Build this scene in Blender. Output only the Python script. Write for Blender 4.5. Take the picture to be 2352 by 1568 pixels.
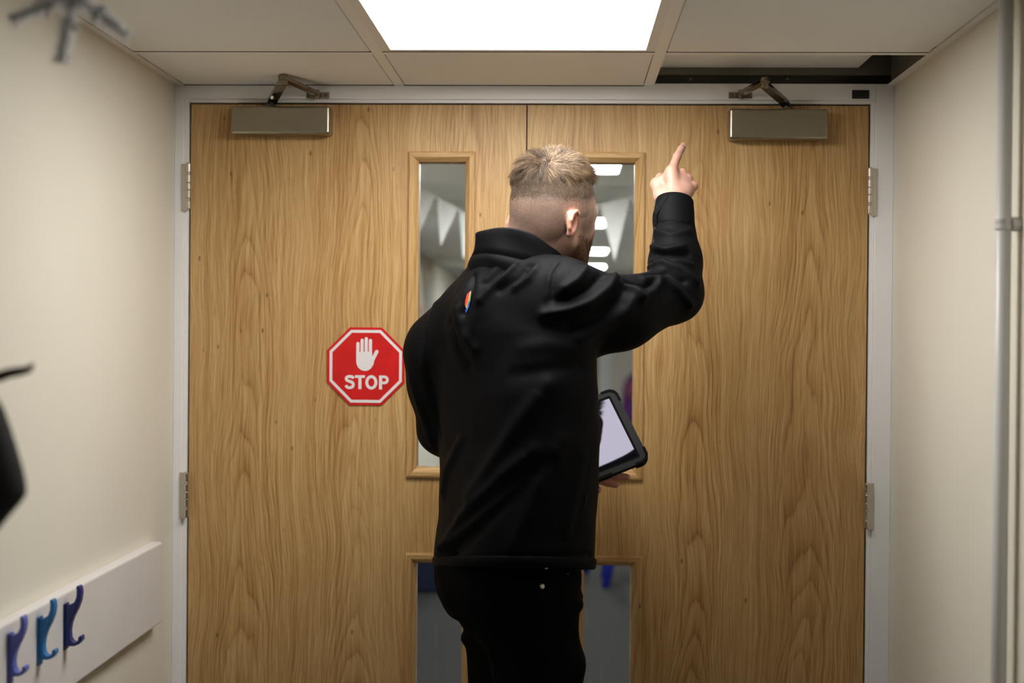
import bpy, bmesh, math, random
import numpy as np
from mathutils import Vector, Matrix
from mathutils.bvhtree import BVHTree
for o in list(bpy.data.objects): bpy.data.objects.remove(o, do_unlink=True)
random.seed(4); rng = np.random.default_rng(4)
scene = bpy.context.scene
C = scene.collection

# ------------------------------------------------------------------ camera, world, exposure
F_PX = 3267.0; YAW = -.0368; PIT = -.0080; ROL = .0084
CAM = np.array([.0951, -3.4434, 1.4557])
_fwd = np.array([math.sin(YAW)*math.cos(PIT), math.cos(YAW)*math.cos(PIT), math.sin(PIT)])
_rt = np.array([math.cos(YAW), -math.sin(YAW), 0.]); _up = np.cross(_rt, _fwd)
R2 = _rt*math.cos(ROL)+_up*math.sin(ROL); U2 = -_rt*math.sin(ROL)+_up*math.cos(ROL)
cd = bpy.data.cameras.new('camera'); cam = bpy.data.objects.new('camera', cd); C.objects.link(cam)
cd.sensor_width = 36.0; cd.lens = F_PX*36/2352; cd.clip_start = .05; cd.clip_end = 60
cd.dof.use_dof = True; cd.dof.focus_distance = 3.08; cd.dof.aperture_fstop = 2.2; cd.dof.aperture_blades = 9
m = Matrix(((R2[0], U2[0], -_fwd[0], CAM[0]), (R2[1], U2[1], -_fwd[1], CAM[1]), (R2[2], U2[2], -_fwd[2], CAM[2]), (0, 0, 0, 1)))
cam.matrix_world = m; scene.camera = cam
w = bpy.data.worlds.new('world'); scene.world = w; w.use_nodes = True
w.node_tree.nodes['Background'].inputs[0].default_value = (.5, .5, .5, 1); w.node_tree.nodes['Background'].inputs[1].default_value = .02
vs = scene.view_settings; vs.view_transform = 'Standard'; vs.look = 'None'; vs.gamma = 1; vs.use_curve_mapping = False
vs.exposure = 0.60
LAMP_L = 13.0; FAR_L = 34.0; LAMP_COL = (1, .975, .935, 1)

def ray(px, py):
    d = _fwd + R2*((px-1176)/F_PX) - U2*((py-784)/F_PX)
    return d
def P(px, py, Y):                       # the point of the plane y = Y seen at a pixel
    d = ray(px, py); return CAM + d*((Y-CAM[1])/d[1])
def PX(px, py, X):
    d = ray(px, py); return CAM + d*((X-CAM[0])/d[0])
def PZ(px, py, Z):
    d = ray(px, py); return CAM + d*((Z-CAM[2])/d[2])

# ------------------------------------------------------------------ materials
MATS = {}
def nodes(name):
    mt = bpy.data.materials.new(name); mt.use_nodes = True; nt = mt.node_tree
    return mt, nt, nt.nodes['Principled BSDF']
def N(nt, t, **kw):
    n = nt.nodes.new(t)
    for k, v in kw.items():
        if k in n.inputs: n.inputs[k].default_value = v
        else: setattr(n, k, v)
    return n
def ramp(nt, pts, interp='LINEAR'):
    n = nt.nodes.new('ShaderNodeValToRGB'); cr = n.color_ramp; cr.interpolation = interp
    while len(cr.elements) < len(pts): cr.elements.new(.5)
    for e, (p, c) in zip(cr.elements, pts): e.position = p; e.color = c if len(c) == 4 else (*c, 1)
    return n
def mat(name, col, rough=.5, metal=0., noise=0., nscale=40., bump=0., bscale=200., **kw):
    mt, nt, b = nodes(name); L = nt.links
    b.inputs['Base Color'].default_value = (*col, 1); b.inputs['Roughness'].default_value = rough; b.inputs['Metallic'].default_value = metal
    for k, v in kw.items(): b.inputs[k.replace('_', ' ')].default_value = v
    tc = N(nt, 'ShaderNodeTexCoord')
    if noise:
        n = N(nt, 'ShaderNodeTexNoise', Scale=nscale, Detail=4.); L.new(tc.outputs['Object'], n.inputs['Vector'])
        r = ramp(nt, [(.3, tuple(c*(1-noise) for c in col)), (.7, tuple(min(1, c*(1+noise)) for c in col))])
        L.new(n.outputs['Fac'], r.inputs['Fac']); L.new(r.outputs['Color'], b.inputs['Base Color'])
    if bump:
        n2 = N(nt, 'ShaderNodeTexNoise', Scale=bscale, Detail=3.); L.new(tc.outputs['Object'], n2.inputs['Vector'])
        bp = N(nt, 'ShaderNodeBump', Strength=bump, Distance=.002); L.new(n2.outputs['Fac'], bp.inputs['Height']); L.new(bp.outputs['Normal'], b.inputs['Normal'])
    MATS[name] = mt; return mt
def emit(name, col, s):
    mt, nt, b = nodes(name)
    b.inputs['Base Color'].default_value = (.8, .8, .8, 1)
    b.inputs['Emission Color'].default_value = col; b.inputs['Emission Strength'].default_value = s
    MATS[name] = mt; return mt
def wood(name, off=(0, 0, 0), horiz=False, tint=1.0, k=26.):
    mt, nt, b = nodes(name); L = nt.links
    tc = N(nt, 'ShaderNodeTexCoord'); mp = N(nt, 'ShaderNodeMapping'); mp.inputs['Location'].default_value = off
    if horiz: mp.inputs['Rotation'].default_value = (0, math.pi/2, 0)
    L.new(tc.outputs['Object'], mp.inputs['Vector'])
    def nz(sx, sy, sz, detail, dist=0., rough=.5):
        q = N(nt, 'ShaderNodeMapping'); q.inputs['Scale'].default_value = (sx, sy, sz); L.new(mp.outputs['Vector'], q.inputs['Vector'])
        n = N(nt, 'ShaderNodeTexNoise', Scale=1., Detail=detail, Distortion=dist, Roughness=rough); L.new(q.outputs['Vector'], n.inputs['Vector']); return n.outputs['Fac']
    def ma(op, a, c=None, v=None, cl=False):
        n = N(nt, 'ShaderNodeMath', operation=op); n.use_clamp = cl; L.new(a, n.inputs[0])
        if c is not None: L.new(c, n.inputs[1])
        if v is not None: n.inputs[1].default_value = v
        return n.outputs[0]
    # gentle sideways wander of the grain
    q0 = N(nt, 'ShaderNodeMapping'); q0.inputs['Scale'].default_value = (5.5, 1., 2.4); L.new(mp.outputs['Vector'], q0.inputs['Vector'])
    n0 = N(nt, 'ShaderNodeTexNoise', Scale=1., Detail=2., Roughness=.45); L.new(q0.outputs['Vector'], n0.inputs['Vector'])
    w0 = ma('MULTIPLY', ma('SUBTRACT', n0.outputs['Fac'], v=.5), v=.075)
    cx0 = N(nt, 'ShaderNodeCombineXYZ'); L.new(w0, cx0.inputs[0])
    av = N(nt, 'ShaderNodeVectorMath', operation='ADD'); L.new(mp.outputs['Vector'], av.inputs[0]); L.new(cx0.outputs[0], av.inputs[1])
    src = av.outputs[0]
    def nz(sx, sy, sz, detail, dist=0., rough=.5):
        q = N(nt, 'ShaderNodeMapping'); q.inputs['Scale'].default_value = (sx, sy, sz); L.new(src, q.inputs['Vector'])
        n = N(nt, 'ShaderNodeTexNoise', Scale=1., Detail=detail, Distortion=dist, Roughness=rough); L.new(q.outputs['Vector'], n.inputs['Vector']); return n.outputs['Fac']
    # plain-sawn figure: columns of nested arches that turn into fine straight grain between them
    sx_ = N(nt, 'ShaderNodeSeparateXYZ'); L.new(src, sx_.inputs[0])
    pp = N(nt, 'ShaderNodeMath', operation='PINGPONG'); pp.inputs[1].default_value = .135; L.new(sx_.outputs[0], pp.inputs[0]); u_ = pp.outputs[0]
    t = ma('ADD', ma('MULTIPLY', ma('MULTIPLY', u_, u_), v=k*36.), ma('MULTIPLY', sx_.outputs[2], v=k*.27))
    t = ma('ADD', t, ma('MULTIPLY', nz(6., 1., 1.7, 2., 0., .45), v=k*.30)); t = ma('ADD', t, ma('MULTIPLY', nz(60., 1., 2.5, 2.), v=.7))
    fr = ma('FRACT', t)
    rg = ramp(nt, [(0, (.9, .9, .9)), (.12, (.55, .55, .55)), (.4, (.22, .22, .22)), (.8, (.0, .0, .0)), (.95, (.25, .25, .25)), (1, (.9, .9, .9))]); L.new(fr, rg.inputs['Fac'])
    zr = ramp(nt, [(.0, (1., 1., 1.)), (.55, (.75, .75, .75)), (1., (.15, .15, .15))]); L.new(ma('MULTIPLY', u_, v=1/.135), zr.inputs['Fac'])
    z2 = ramp(nt, [(.32, (.25, .25, .25)), (.60, (1., 1., 1.))]); L.new(nz(4.2, 1., .9, 1.), z2.inputs['Fac'])
    ringm = ma('MULTIPLY', ma('MULTIPLY', rg.outputs['Color'], zr.outputs['Color']), z2.outputs['Color'])
    def lines(sx, sz, lo, hi, amt, d=3.):
        r_ = ramp(nt, [(lo, (0, 0, 0)), (hi, (1, 1, 1))]); L.new(nz(sx, 1., sz, d, 0., .55), r_.inputs['Fac']); return ma('MULTIPLY', r_.outputs['Color'], v=amt)
    fib = nz(300., 1., 5.0, 3., 0., .6)
    s = ma('ADD', ma('MULTIPLY', ringm, v=.46), lines(430., 11., .38, .64, .27))
    s = ma('ADD', s, lines(190., 2.2, .38, .64, .20)); s = ma('ADD', s, lines(70., 1.2, .36, .66, .15)); s = ma('ADD', s, lines(7., .9, .35, .7, .14, 2.), cl=True)
    col = ramp(nt, [(0, tuple(c*tint for c in (.66, .452, .215))), (.3, tuple(c*tint for c in (.54, .340, .138))), (.65, tuple(c*tint for c in (.375, .196, .058))), (1, tuple(c*tint for c in (.18, .082, .02)))])
    L.new(s, col.inputs['Fac'])
    # dark pore flecks and pips
    po = nz(420., 1., 34., 2.); pr = ramp(nt, [(.64, (0, 0, 0)), (.73, (1, 1, 1))]); L.new(po, pr.inputs['Fac'])
    q = N(nt, 'ShaderNodeMapping'); q.inputs['Scale'].default_value = (21., 1., 9.); L.new(mp.outputs['Vector'], q.inputs['Vector'])
    vo = N(nt, 'ShaderNodeTexVoronoi', Scale=1., feature='F1', Randomness=1.); vo.voronoi_dimensions = '3D'; L.new(q.outputs['Vector'], vo.inputs['Vector'])
    vr = ramp(nt, [(.035, (1, 1, 1)), (.08, (0, 0, 0))]); L.new(vo.outputs['Distance'], vr.inputs['Fac'])
    d1 = ma('MULTIPLY', pr.outputs['Color'], v=.30); d2 = ma('MULTIPLY', vr.outputs['Color'], v=.75); dd = ma('MAXIMUM', d1, d2)
    mx = N(nt, 'ShaderNodeMixRGB', blend_type='MIX'); L.new(dd, mx.inputs['Fac']); L.new(col.outputs['Color'], mx.inputs['Color1']); mx.inputs['Color2'].default_value = (.12, .062, .022, 1)
    L.new(mx.outputs['Color'], b.inputs['Base Color'])
    b.inputs['Roughness'].default_value = .48
    bp = N(nt, 'ShaderNodeBump', Strength=.12, Distance=.001); L.new(fib, bp.inputs['Height']); L.new(bp.outputs['Normal'], b.inputs['Normal'])
    MATS[name] = mt; return mt

wood('oak_a', (3.1, .4, 1.7)); wood('oak_b', (7.7, 2.2, -.6))
wood('oak_bead', (1.3, 5., 2.), tint=1.0, k=10.); wood('oak_bead_h', (2.3, 4., 1.), horiz=True, tint=1.0, k=10.)
mat('cream_paint', (.75, .72, .622), .55, noise=.02, nscale=3., bump=.08, bscale=300.)
mat('white_gloss', (.88, .87, .87), .28, bump=.03, bscale=60.)
mat('rail_white', (.72, .70, .69), .4, noise=.02, nscale=8.)
mat('tile_white', (.84, .835, .815), .9, noise=.035, nscale=260., bump=.25, bscale=500.)
mat('tee_white', (.84, .835, .81), .45)
mat('lamp_frame', (.78, .77, .75), .4)
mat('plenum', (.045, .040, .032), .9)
mat('channel', (.14, .125, .10), .55, noise=.1, nscale=30.)
mat('satin_nickel', (.37, .335, .265), .30, 1., noise=.03, nscale=80.)
mat('chrome', (.30, .26, .21), .14, 1.)
mat('dark_metal', (.03, .027, .024), .25, .6)
mat('hinge_metal', (.62, .585, .52), .26, 1.)
mat('screw', (.16, .16, .16), .35, 1.)
mat('black_plastic', (.012, .012, .012), .5)
mat('pipe_grey', (.66, .65, .64), .38)
mat('vinyl_floor', (.10, .102, .11), .5, noise=.25, nscale=90.)
mat('carpet', (.0085, .0085, .009), .95, noise=.35, nscale=120.)
mat('sign_red', (.58, .012, .012), .35, noise=.10, nscale=25., bump=.12, bscale=30.)
mat('sign_white', (.74, .70, .70), .45)
mat('hook_lilac', (.10, .13, .50), .28); mat('hook_teal', (.004, .17, .46), .28); mat('hook_navy', (.004, .02, .17), .28)
mat('jacket', (.0046, .0046, .0056), .6, bump=.15, bscale=900., Specular_IOR_Level=.05)
mat('jacket_trim', (.0040, .0040, .0048), .6, bump=.1, bscale=900., Specular_IOR_Level=.05)
mat('trouser', (.0028, .0028, .0032), .85, bump=.2, bscale=900., Specular_IOR_Level=.04)
mat('rivet', (.62, .60, .55), .35, .8)
mat('shoe_black', (.01, .01, .01), .4); mat('sole_grey', (.05, .05, .05), .7)
mat('tablet_case', (.022, .023, .024), .6, bump=.05, bscale=500., Specular_IOR_Level=.15); mat('tablet_rubber', (.0035, .0035, .004), .7, Specular_IOR_Level=.08)
mat('tablet_glass', (.006, .006, .009), .02, IOR=1.42)
MATS['tablet_glass'].node_tree.nodes['Principled BSDF'].inputs['Specular Tint'].default_value = (.80, .77, 1., 1)
def tinselmat(name, c):
    mt, nt, b = nodes(name); L = nt.links; d = N(nt, 'ShaderNodeBsdfDiffuse'); d.inputs[0].default_value = (*c, 1); t_ = N(nt, 'ShaderNodeBsdfTranslucent'); t_.inputs[0].default_value = (*c, 1)
    n = N(nt, 'ShaderNodeTexNoise', Scale=120., Detail=2.); tc = N(nt, 'ShaderNodeTexCoord'); L.new(tc.outputs['Object'], n.inputs['Vector']); mx = N(nt, 'ShaderNodeMixShader')
    mx.inputs[0].default_value = .72; L.new(d.outputs[0], mx.inputs[1]); L.new(t_.outputs[0], mx.inputs[2]); L.new(mx.outputs[0], nt.nodes['Material Output'].inputs['Surface']); MATS[name] = mt
tinselmat('tinsel', (.93, .93, .94)); tinselmat('tinsel_light', (.94, .95, .97))
mat('string', (.5, .5, .5), .6)
mat('coat_black', (.006, .006, .0065), .85, bump=.3, bscale=120.)
mat('peg_brown', (.045, .024, .02), .5, noise=.2, nscale=60.)
mat('bunting_white', (.68, .68, .68), .8, bump=.05)
mat('far_ceiling', (.72, .72, .71), .9, noise=.05, nscale=6.)
mat('far_wall', (.76, .73, .66), .7, noise=.03, nscale=2.); mat('far_white', (.78, .79, .82), .5)
mat('board_dark', (.05, .05, .05), .6); mat('board_brown', (.36, .29, .22), .8, noise=.25, nscale=7.)
mat('paper_a', (.50, .30, .24), .8); mat('paper_b', (.30, .38, .42), .8); mat('paper_c', (.60, .56, .46), .8)
mat('chair_blue', (.012, .028, .38), .35); mat('tub_navy', (.012, .02, .06), .5); mat('coat_purple', (.16, .035, .26), .8, noise=.3, nscale=14.); mat('coat_pink', (.42, .09, .22), .8)
mat('steel', (.5, .5, .5), .35, 1.)
for nme, c in (('em_red', (.75, .06, .01)), ('em_yellow', (.85, .62, .25)), ('em_green', (.10, .42, .28)), ('em_blue', (.05, .12, .6))): mat(nme, c, .6)
emit('diffuser', LAMP_COL, LAMP_L); emit('far_diffuser', (1, 1, .975, 1), FAR_L)
def glassmat():
    mt, nt, b = nodes('pane_glass'); L = nt.links
    tr = N(nt, 'ShaderNodeBsdfTransparent'); tr.inputs[0].default_value = (.86, .88, .87, 1)
    gl = N(nt, 'ShaderNodeBsdfGlossy', Roughness=.02); gl.inputs[0].default_value = (.9, .9, .9, 1)
    fr = N(nt, 'ShaderNodeFresnel', IOR=1.45); mx = N(nt, 'ShaderNodeMixShader')
    tc = N(nt, 'ShaderNodeTexCoord'); q = N(nt, 'ShaderNodeMapping'); q.inputs['Scale'].default_value = (90, 1, 14); q.inputs['Rotation'].default_value = (0, .5, 0)
    n = N(nt, 'ShaderNodeTexNoise', Scale=1., Detail=4.); L.new(tc.outputs['Object'], q.inputs['Vector']); L.new(q.outputs['Vector'], n.inputs['Vector'])
    df = N(nt, 'ShaderNodeBsdfDiffuse'); df.inputs[0].default_value = (.8, .8, .8, 1)
    r = ramp(nt, [(.58, (.0, .0, .0)), (.82, (.05, .05, .05))]); L.new(n.outputs['Fac'], r.inputs['Fac'])
    mx2 = N(nt, 'ShaderNodeMixShader')
    L.new(fr.outputs[0], mx.inputs[0]); L.new(tr.outputs[0], mx.inputs[1]); L.new(gl.outputs[0], mx.inputs[2])
    L.new(r.outputs['Color'], mx2.inputs[0]); L.new(mx.outputs[0], mx2.inputs[1]); L.new(df.outputs[0], mx2.inputs[2])
    L.new(mx2.outputs[0], nt.nodes['Material Output'].inputs['Surface']); MATS['pane_glass'] = mt
glassmat()

# ------------------------------------------------------------------ mesh building
WORLD = {}
def finish(name, me, material, parent=None, origin=None, smooth=False, bevel=0., bseg=2):
    o = bpy.data.objects.new(name, me); C.objects.link(o)
    if origin is None: origin = WORLD[parent.name] if parent is not None else (0, 0, 0)
    origin = np.array(origin, float)
    n = len(me.vertices); co = np.empty(n*3); me.vertices.foreach_get('co', co); co = co.reshape(-1, 3)-origin; me.vertices.foreach_set('co', co.ravel())
    if material: me.materials.append(MATS[material] if isinstance(material, str) else material)
    if smooth: me.polygons.foreach_set('use_smooth', [True]*len(me.polygons))
    WORLD[o.name] = origin
    if parent is not None: o.parent = parent; o.location = origin-WORLD[parent.name]
    else: o.location = origin
    if bevel: md = o.modifiers.new('bevel', 'BEVEL'); md.width = bevel; md.segments = bseg; md.limit_method = 'ANGLE'; md.angle_limit = math.radians(35); md.harden_normals = False
    me.update(); return o
def empty(name, loc, label, cat, group=None):
    o = bpy.data.objects.new(name, None); C.objects.link(o); o.location = loc; o.empty_display_size = .05; WORLD[o.name] = np.array(loc, float)
    tag(o, label, cat, group); return o
def tag(o, label=None, cat=None, group=None, kind=None):
    if label: o['label'] = label
    if cat: o['category'] = cat
    if group: o['group'] = group
    if kind: o['kind'] = kind
    return o
class MB:
    def __init__(s): s.v = []; s.f = []
    def add(s, vs_, fs):
        b = len(s.v); s.v += [tuple(map(float, v)) for v in vs_]; s.f += [tuple(b+i for i in f) for f in fs]; return s
    def box(s, x0, x1, y0, y1, z0, z1):
        x0, x1 = sorted((x0, x1)); y0, y1 = sorted((y0, y1)); z0, z1 = sorted((z0, z1))
        return s.add([(x0, y0, z0), (x1, y0, z0), (x1, y1, z0), (x0, y1, z0), (x0, y0, z1), (x1, y0, z1), (x1, y1, z1), (x0, y1, z1)],
                     [(3, 2, 1, 0), (4, 5, 6, 7), (0, 1, 5, 4), (1, 2, 6, 5), (2, 3, 7, 6), (3, 0, 4, 7)])
    def obox(s, c, ax, ay, az, hx, hy, hz):          # oriented box
        c, ax, ay, az = map(np.array, (c, ax, ay, az)); q = []
        for dz in (-1, 1):
            for dx, dy in ((-1, -1), (1, -1), (1, 1), (-1, 1)): q.append(c+ax*dx*hx+ay*dy*hy+az*dz*hz)
        return s.add(q, [(3, 2, 1, 0), (4, 5, 6, 7), (0, 1, 5, 4), (1, 2, 6, 5), (2, 3, 7, 6), (3, 0, 4, 7)])
    def prism(s, pts0, pts1):                        # two matching outlines
        n = len(pts0); f = [tuple(range(n-1, -1, -1)), tuple(range(n, 2*n))]+[(i, (i+1) % n, n+(i+1) % n, n+i) for i in range(n)]
        return s.add(list(pts0)+list(pts1), f)
    def tube(s, pts, rad, n=12, cap=True, flat=None):
        pts = [np.array(p, float) for p in pts]; k = len(pts)
        rad = [rad]*k if np.isscalar(rad) else rad; vs_ = []; fs = []
        t0 = pts[1]-pts[0]; ref = np.array([0, 0, 1.]) if abs(t0[2]) < .8*np.linalg.norm(t0) else np.array([1., 0, 0])
        for i in range(k):
            t = pts[min(i+1, k-1)]-pts[max(i-1, 0)]; t /= np.linalg.norm(t)+1e-12
            u = ref-t*(ref@t); u /= np.linalg.norm(u); v = np.cross(t, u); ref = u
            for j in range(n):
                a = 2*math.pi*j/n; fu = flat if flat else 1.
                vs_.append(pts[i]+rad[i]*(math.cos(a)*u*fu+math.sin(a)*v))
        for i in range(k-1):
            for j in range(n): fs.append((i*n+j, i*n+(j+1) % n, (i+1)*n+(j+1) % n, (i+1)*n+j))
        if cap: fs.append(tuple(range(n-1, -1, -1))); fs.append(tuple((k-1)*n+j for j in range(n)))
        return s.add(vs_, fs)
    def cyl(s, a, b, r, n=20, r2=None): return s.tube([a, b], [r, r if r2 is None else r2], n)
    def build(s, name, material, parent=None, origin=None, **kw):
        me = bpy.data.meshes.new(name); me.from_pydata(s.v, [], s.f); me.update()
        bm = bmesh.new(); bm.from_mesh(me); bmesh.ops.recalc_face_normals(bm, faces=bm.faces); bm.to_mesh(me); bm.free()
        return finish(name, me, material, parent, origin, **kw)
def struct(name, mb, material, parent=None, origin=None, **kw):
    return tag(mb.build(name, material, parent, origin, **kw), kind='structure')

# ------------------------------------------------------------------ the near corridor
LW, RW, ZC, DT = -.8565, .8777, 2.0468, 2.0
YB = -6.2                                              # end of the corridor behind the camera
FX = -.012                                             # face of the door frame
struct('floor', MB().box(LW-.1, RW+.1, YB, .05, -.05, 0), 'vinyl_floor')
struct('wall_left', MB().box(LW-.1, LW, YB, .10, 0, 2.45), 'cream_paint')
struct('wall_right', MB().box(RW, RW+.1, YB, .10, 0, 2.45), 'cream_paint')
struct('wall_back', MB().box(LW-.1, RW+.1, YB-.1, YB, 0, 2.45), 'cream_paint')
# lintel above the frame (closes the void over the doors)
struct('wall_lintel', MB().box(LW-.1, RW+.1, -.004, .10, ZC+.004, 2.45), 'channel')
# door frame: lining with a face and a rebated stop
fr = struct('trim_1', MB().box(LW, -.8335, FX, .10, 0, ZC+.004).box(.8335, RW, FX, .10, 0, ZC+.004).box(-.8335, .8335, FX, .10, DT+.0115, ZC+.004), 'white_gloss', bevel=.0015)
tag(fr)
MB().box(-.8335, -.8235, -.006, .10, 0, DT+.0115).build('frame_stop', 'white_gloss', fr, bevel=.001)
MB().box(.8235, .8335, -.006, .10, 0, DT+.0115).build('frame_stop', 'white_gloss', fr, bevel=.001)
MB().box(-.8235, .8235, -.006, .10, DT+.0035, DT+.0115).build('frame_stop', 'white_gloss', fr, bevel=.001)
# ceiling: hidden slab, grid of tees, tiles
ceil = struct('ceiling', MB().box(LW-.1, RW+.1, YB, .1, 2.45, 2.5), 'plenum')
TX = [-.3095, .2930]; TW = .012
rows = [0.0, -.4115]
while rows[-1] > YB+.6: rows.append(rows[-1]-.6)
cols = [LW, TX[0], TX[1], RW]
for x in TX: MB().box(x-TW, x+TW, YB, FX, ZC-.001, ZC+.0015).box(x-.002, x+.002, YB, FX, ZC+.0015, ZC+.035).build('ceiling_tee', 'tee_white', ceil)
for y in rows[1:]:
    for i in range(3):
        x0 = cols[i]+(TW if i else .018); x1 = cols[i+1]-(TW if i < 2 else .018)
        MB().box(x0, x1, y-TW, y+TW, ZC-.0024, ZC+.0012).box(x0, x1, y-.002, y+.002, ZC+.0012, ZC+.035).build('cross_tee', 'tee_white', ceil)
MB().box(LW, LW+.020, YB, FX, ZC-.001, ZC+.001).box(LW, LW+.001, YB, FX, ZC, ZC+.02).build('wall_angle', 'tee_white', ceil)
MB().box(RW-.020, RW, YB, FX, ZC-.001, ZC+.001).box(RW-.001, RW, YB, FX, ZC, ZC+.02).build('wall_angle', 'tee_white', ceil)
LAMPS = {(1, 1)}
G = .0022
def joint_shadow(x0, x1, y, z0, z1): MB().box(x0, x1, y-.0004, y, z0, z1).build('joint_shadow_strip', 'plenum', ceil)  # added near-black strip, standing in for the shadow gap at a ceiling joint
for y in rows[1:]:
    for i in range(3): joint_shadow(cols[i]+(TW if i else .024), cols[i+1]-(TW if i < 2 else .024), y-TW, ZC-.0024, ZC-.0002)
for i in range(2): joint_shadow(cols[i]+(TW if i else .022), cols[i+1]-TW, FX, ZC-.0028, ZC-.0005)  # same dark shadow line laid on the top of the frame head
for r in range(len(rows)-1):
    ya = rows[r]-(TW+G if r else .016); yb = rows[r+1]+TW+G
    for c in range(3):
        if (c, r) in LAMPS or (c, r) == (2, 0): continue
        xa = cols[c]+(TW+G if c else .0245); xb = cols[c+1]-(TW+G if c < 2 else .0245)
        MB().box(xa, xb, yb, ya, ZC-.0015, ZC+.014).build('ceiling_tile', 'tile_white', ceil, bevel=.001, bseg=1)
# the lifted tile over the right door, and the steel channel of the open gap
MB().box(TX[1]+.004, RW-.085, -.408, -.008, ZC+.043, ZC+.058).build('ceiling_tile', 'tile_white', ceil, bevel=.001, bseg=1)
ch = MB().box(TX[1]+.004, RW-.004, -.0075, -.003, ZC+.004, ZC+.024).build('channel', 'dark_metal', ceil)
MB().box(TX[1]+.004, RW-.004, -.006, -.003, ZC+.0255, ZC+.05).build('channel', 'channel', ceil)
MB().box(RW-.007, RW-.002, -.40, -.0035, ZC+.003, ZC+.40).build('channel', 'channel', ceil)  # added dark sheet covering the lit wall, stands for shade inside the void
MB().box(TX[1]+.004, RW-.008, -.418, -.412, ZC+.036, ZC+.40).build('channel', 'plenum', ceil)
for q in (1586, 1809):
    p = P(q, 181, -.009); MB().cyl((p[0], -.006, p[2]), (p[0], -.0095, p[2]), .0035, 12).build('screw', 'screw', ceil)

def ceiling_lamp(x0, x1, y0, y1, zb, label, mt='diffuser', grp=None, fw=.020):
    t = empty('ceiling_light', ((x0+x1)/2, (y0+y1)/2, zb), label, 'light', grp)
    f = MB().box(x0, x0+fw, y0, y1, zb, zb+.02).box(x1-fw, x1, y0, y1, zb, zb+.02).box(x0+fw, x1-fw, y0, y0+fw, zb, zb+.02).box(x0+fw, x1-fw, y1-fw, y1, zb, zb+.02)
    f.build('frame', 'lamp_frame', t)
    MB().box(x0+fw, x1-fw, y0+fw, y1-fw, zb+.003, zb+.018).build('diffuser', mt, t)
    return t
for (c, r), lab in (((1, 1), 'bright square ceiling light panel in the grid above the doors'),):
    ceiling_lamp(cols[c]+TW, cols[c+1]-TW, rows[r+1]+TW, rows[r]-TW, ZC-.001, lab)

# ------------------------------------------------------------------ the double doors
def bead(x0, x1, z0, z1, parent, bw=.0245):
    # four mitred glazing beads: proud of the face outside, sloping in to the glass
    prof = [(0, -.0005), (0, -.0065), (.004, -.0085), (.014, -.0085), (.0245, .004), (.0245, .013), (.0, .013)]
    for a in range(4):
        p0, p1 = [], []
        for (u, y) in prof:
            u = u*bw/.0245
            if a == 0: p0.append((x0+u, y, z0+u)); p1.append((x0+u, y, z1-u))
            if a == 1: p0.append((x1-u, y, z0+u)); p1.append((x1-u, y, z1-u))
            if a == 2: p0.append((x0+u, y, z1-u)); p1.append((x1-u, y, z1-u))
            if a == 3: p0.append((x0+u, y, z0+u)); p1.append((x1-u, y, z0+u))
        MB().prism(p0, p1).build('glazing_bead', 'oak_bead' if a < 2 else 'oak_bead_h', parent, bevel=.0008, bseg=1)
    MB().box(x0+bw-.004, x1-bw+.004, .014, .020, z0+bw-.004, z1-bw+.004).build('pane', 'pane_glass', parent)
    # beads of the far side
    b2 = MB()
    b2.box(x0, x0+bw, .022, .050, z0, z1).box(x1-bw, x1, .022, .050, z0, z1).box(x0+bw, x1-bw, .022, .050, z0, z0+bw).box(x0+bw, x1-bw, .022, .050, z1-bw, z1)
    b2.build('rear_bead', 'oak_bead', parent)
def hinge(x, z0, z1, sgn, parent):
    h = MB().box(x+sgn*.002, x+sgn*.016, -.0155, -.0115, z0-.004, z1).build('hinge', 'hinge_metal', parent, bevel=.0008)
    edges = [0, .19, .235, .415, .575, .755, .80, 1.0]
    H = z1-z0
    for i in range(7):
        a, b = z0+H*edges[i], z0+H*edges[i+1]
        ring = i in (1, 5)
        xx = x-sgn*.0005
        MB().cyl((xx, -.020, a+.0006), (xx, -.020, b-.0006), .0056 if ring else .0066, 18).build('knuckle', 'hinge_metal', h, smooth=False, bevel=.0008)
    MB().cyl((x-sgn*.0005, -.020, z0-.002), (x-sgn*.0005, -.020, z1+.002), .0045, 12).build('pin', 'hinge_metal', h, bevel=.001)
VP = [(.1235, .2863, 1.096, 1.8867), (.1235, .2863, .30, .9123)]
for n, sg in ((1, -1), (2, 1)):
    mm = 'oak_a' if sg < 0 else 'oak_b'
    e, c = sg*.8195, sg*.0016
    b = MB(); x0, x1 = min(e, c), max(e, c)
    va, vb = (sg*VP[0][0], sg*VP[0][1]); va, vb = min(va, vb), max(va, vb)
    bw_ = .012
    b.box(x0, va+bw_, 0, .045, .006, DT).box(vb-bw_, x1, 0, .045, .006, DT)
    zz = [.006, VP[1][2]+bw_, VP[1][3]-bw_, VP[0][2]+bw_, VP[0][3]-bw_, DT]
    for k in (0, 2, 4): b.box(va+bw_, vb-bw_, 0, .045, zz[k], zz[k+1])
    d = struct('door_%d' % n, b, mm, origin=(e, .0225, .006))
    for (_, _, z0, z1) in VP: bead(va, vb, z0, z1, d)
    for (pt, pb) in (((375, 480) if sg < 0 else (386, 491)), ((1085, 1187) if sg < 0 else (1110, 1213))):
        px = 434 if sg < 0 else 1999
        hinge(sg*.8215, P(px, pb, -.02)[2], P(px, pt, -.02)[2], sg, d)
# dark intumescent strip in the gaps round the doors
st = MB().box(-.8235, -.8198, .012, .045, 0, DT+.003).box(.8198, .8235, .012, .045, 0, DT+.003).box(-.8235, .8235, .012, .045, DT+.0005, DT+.0035)
st.box(-.0014, .0014, .02, .045, .006, DT); st.build('intumescent_strip', 'black_plastic', fr)

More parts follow.
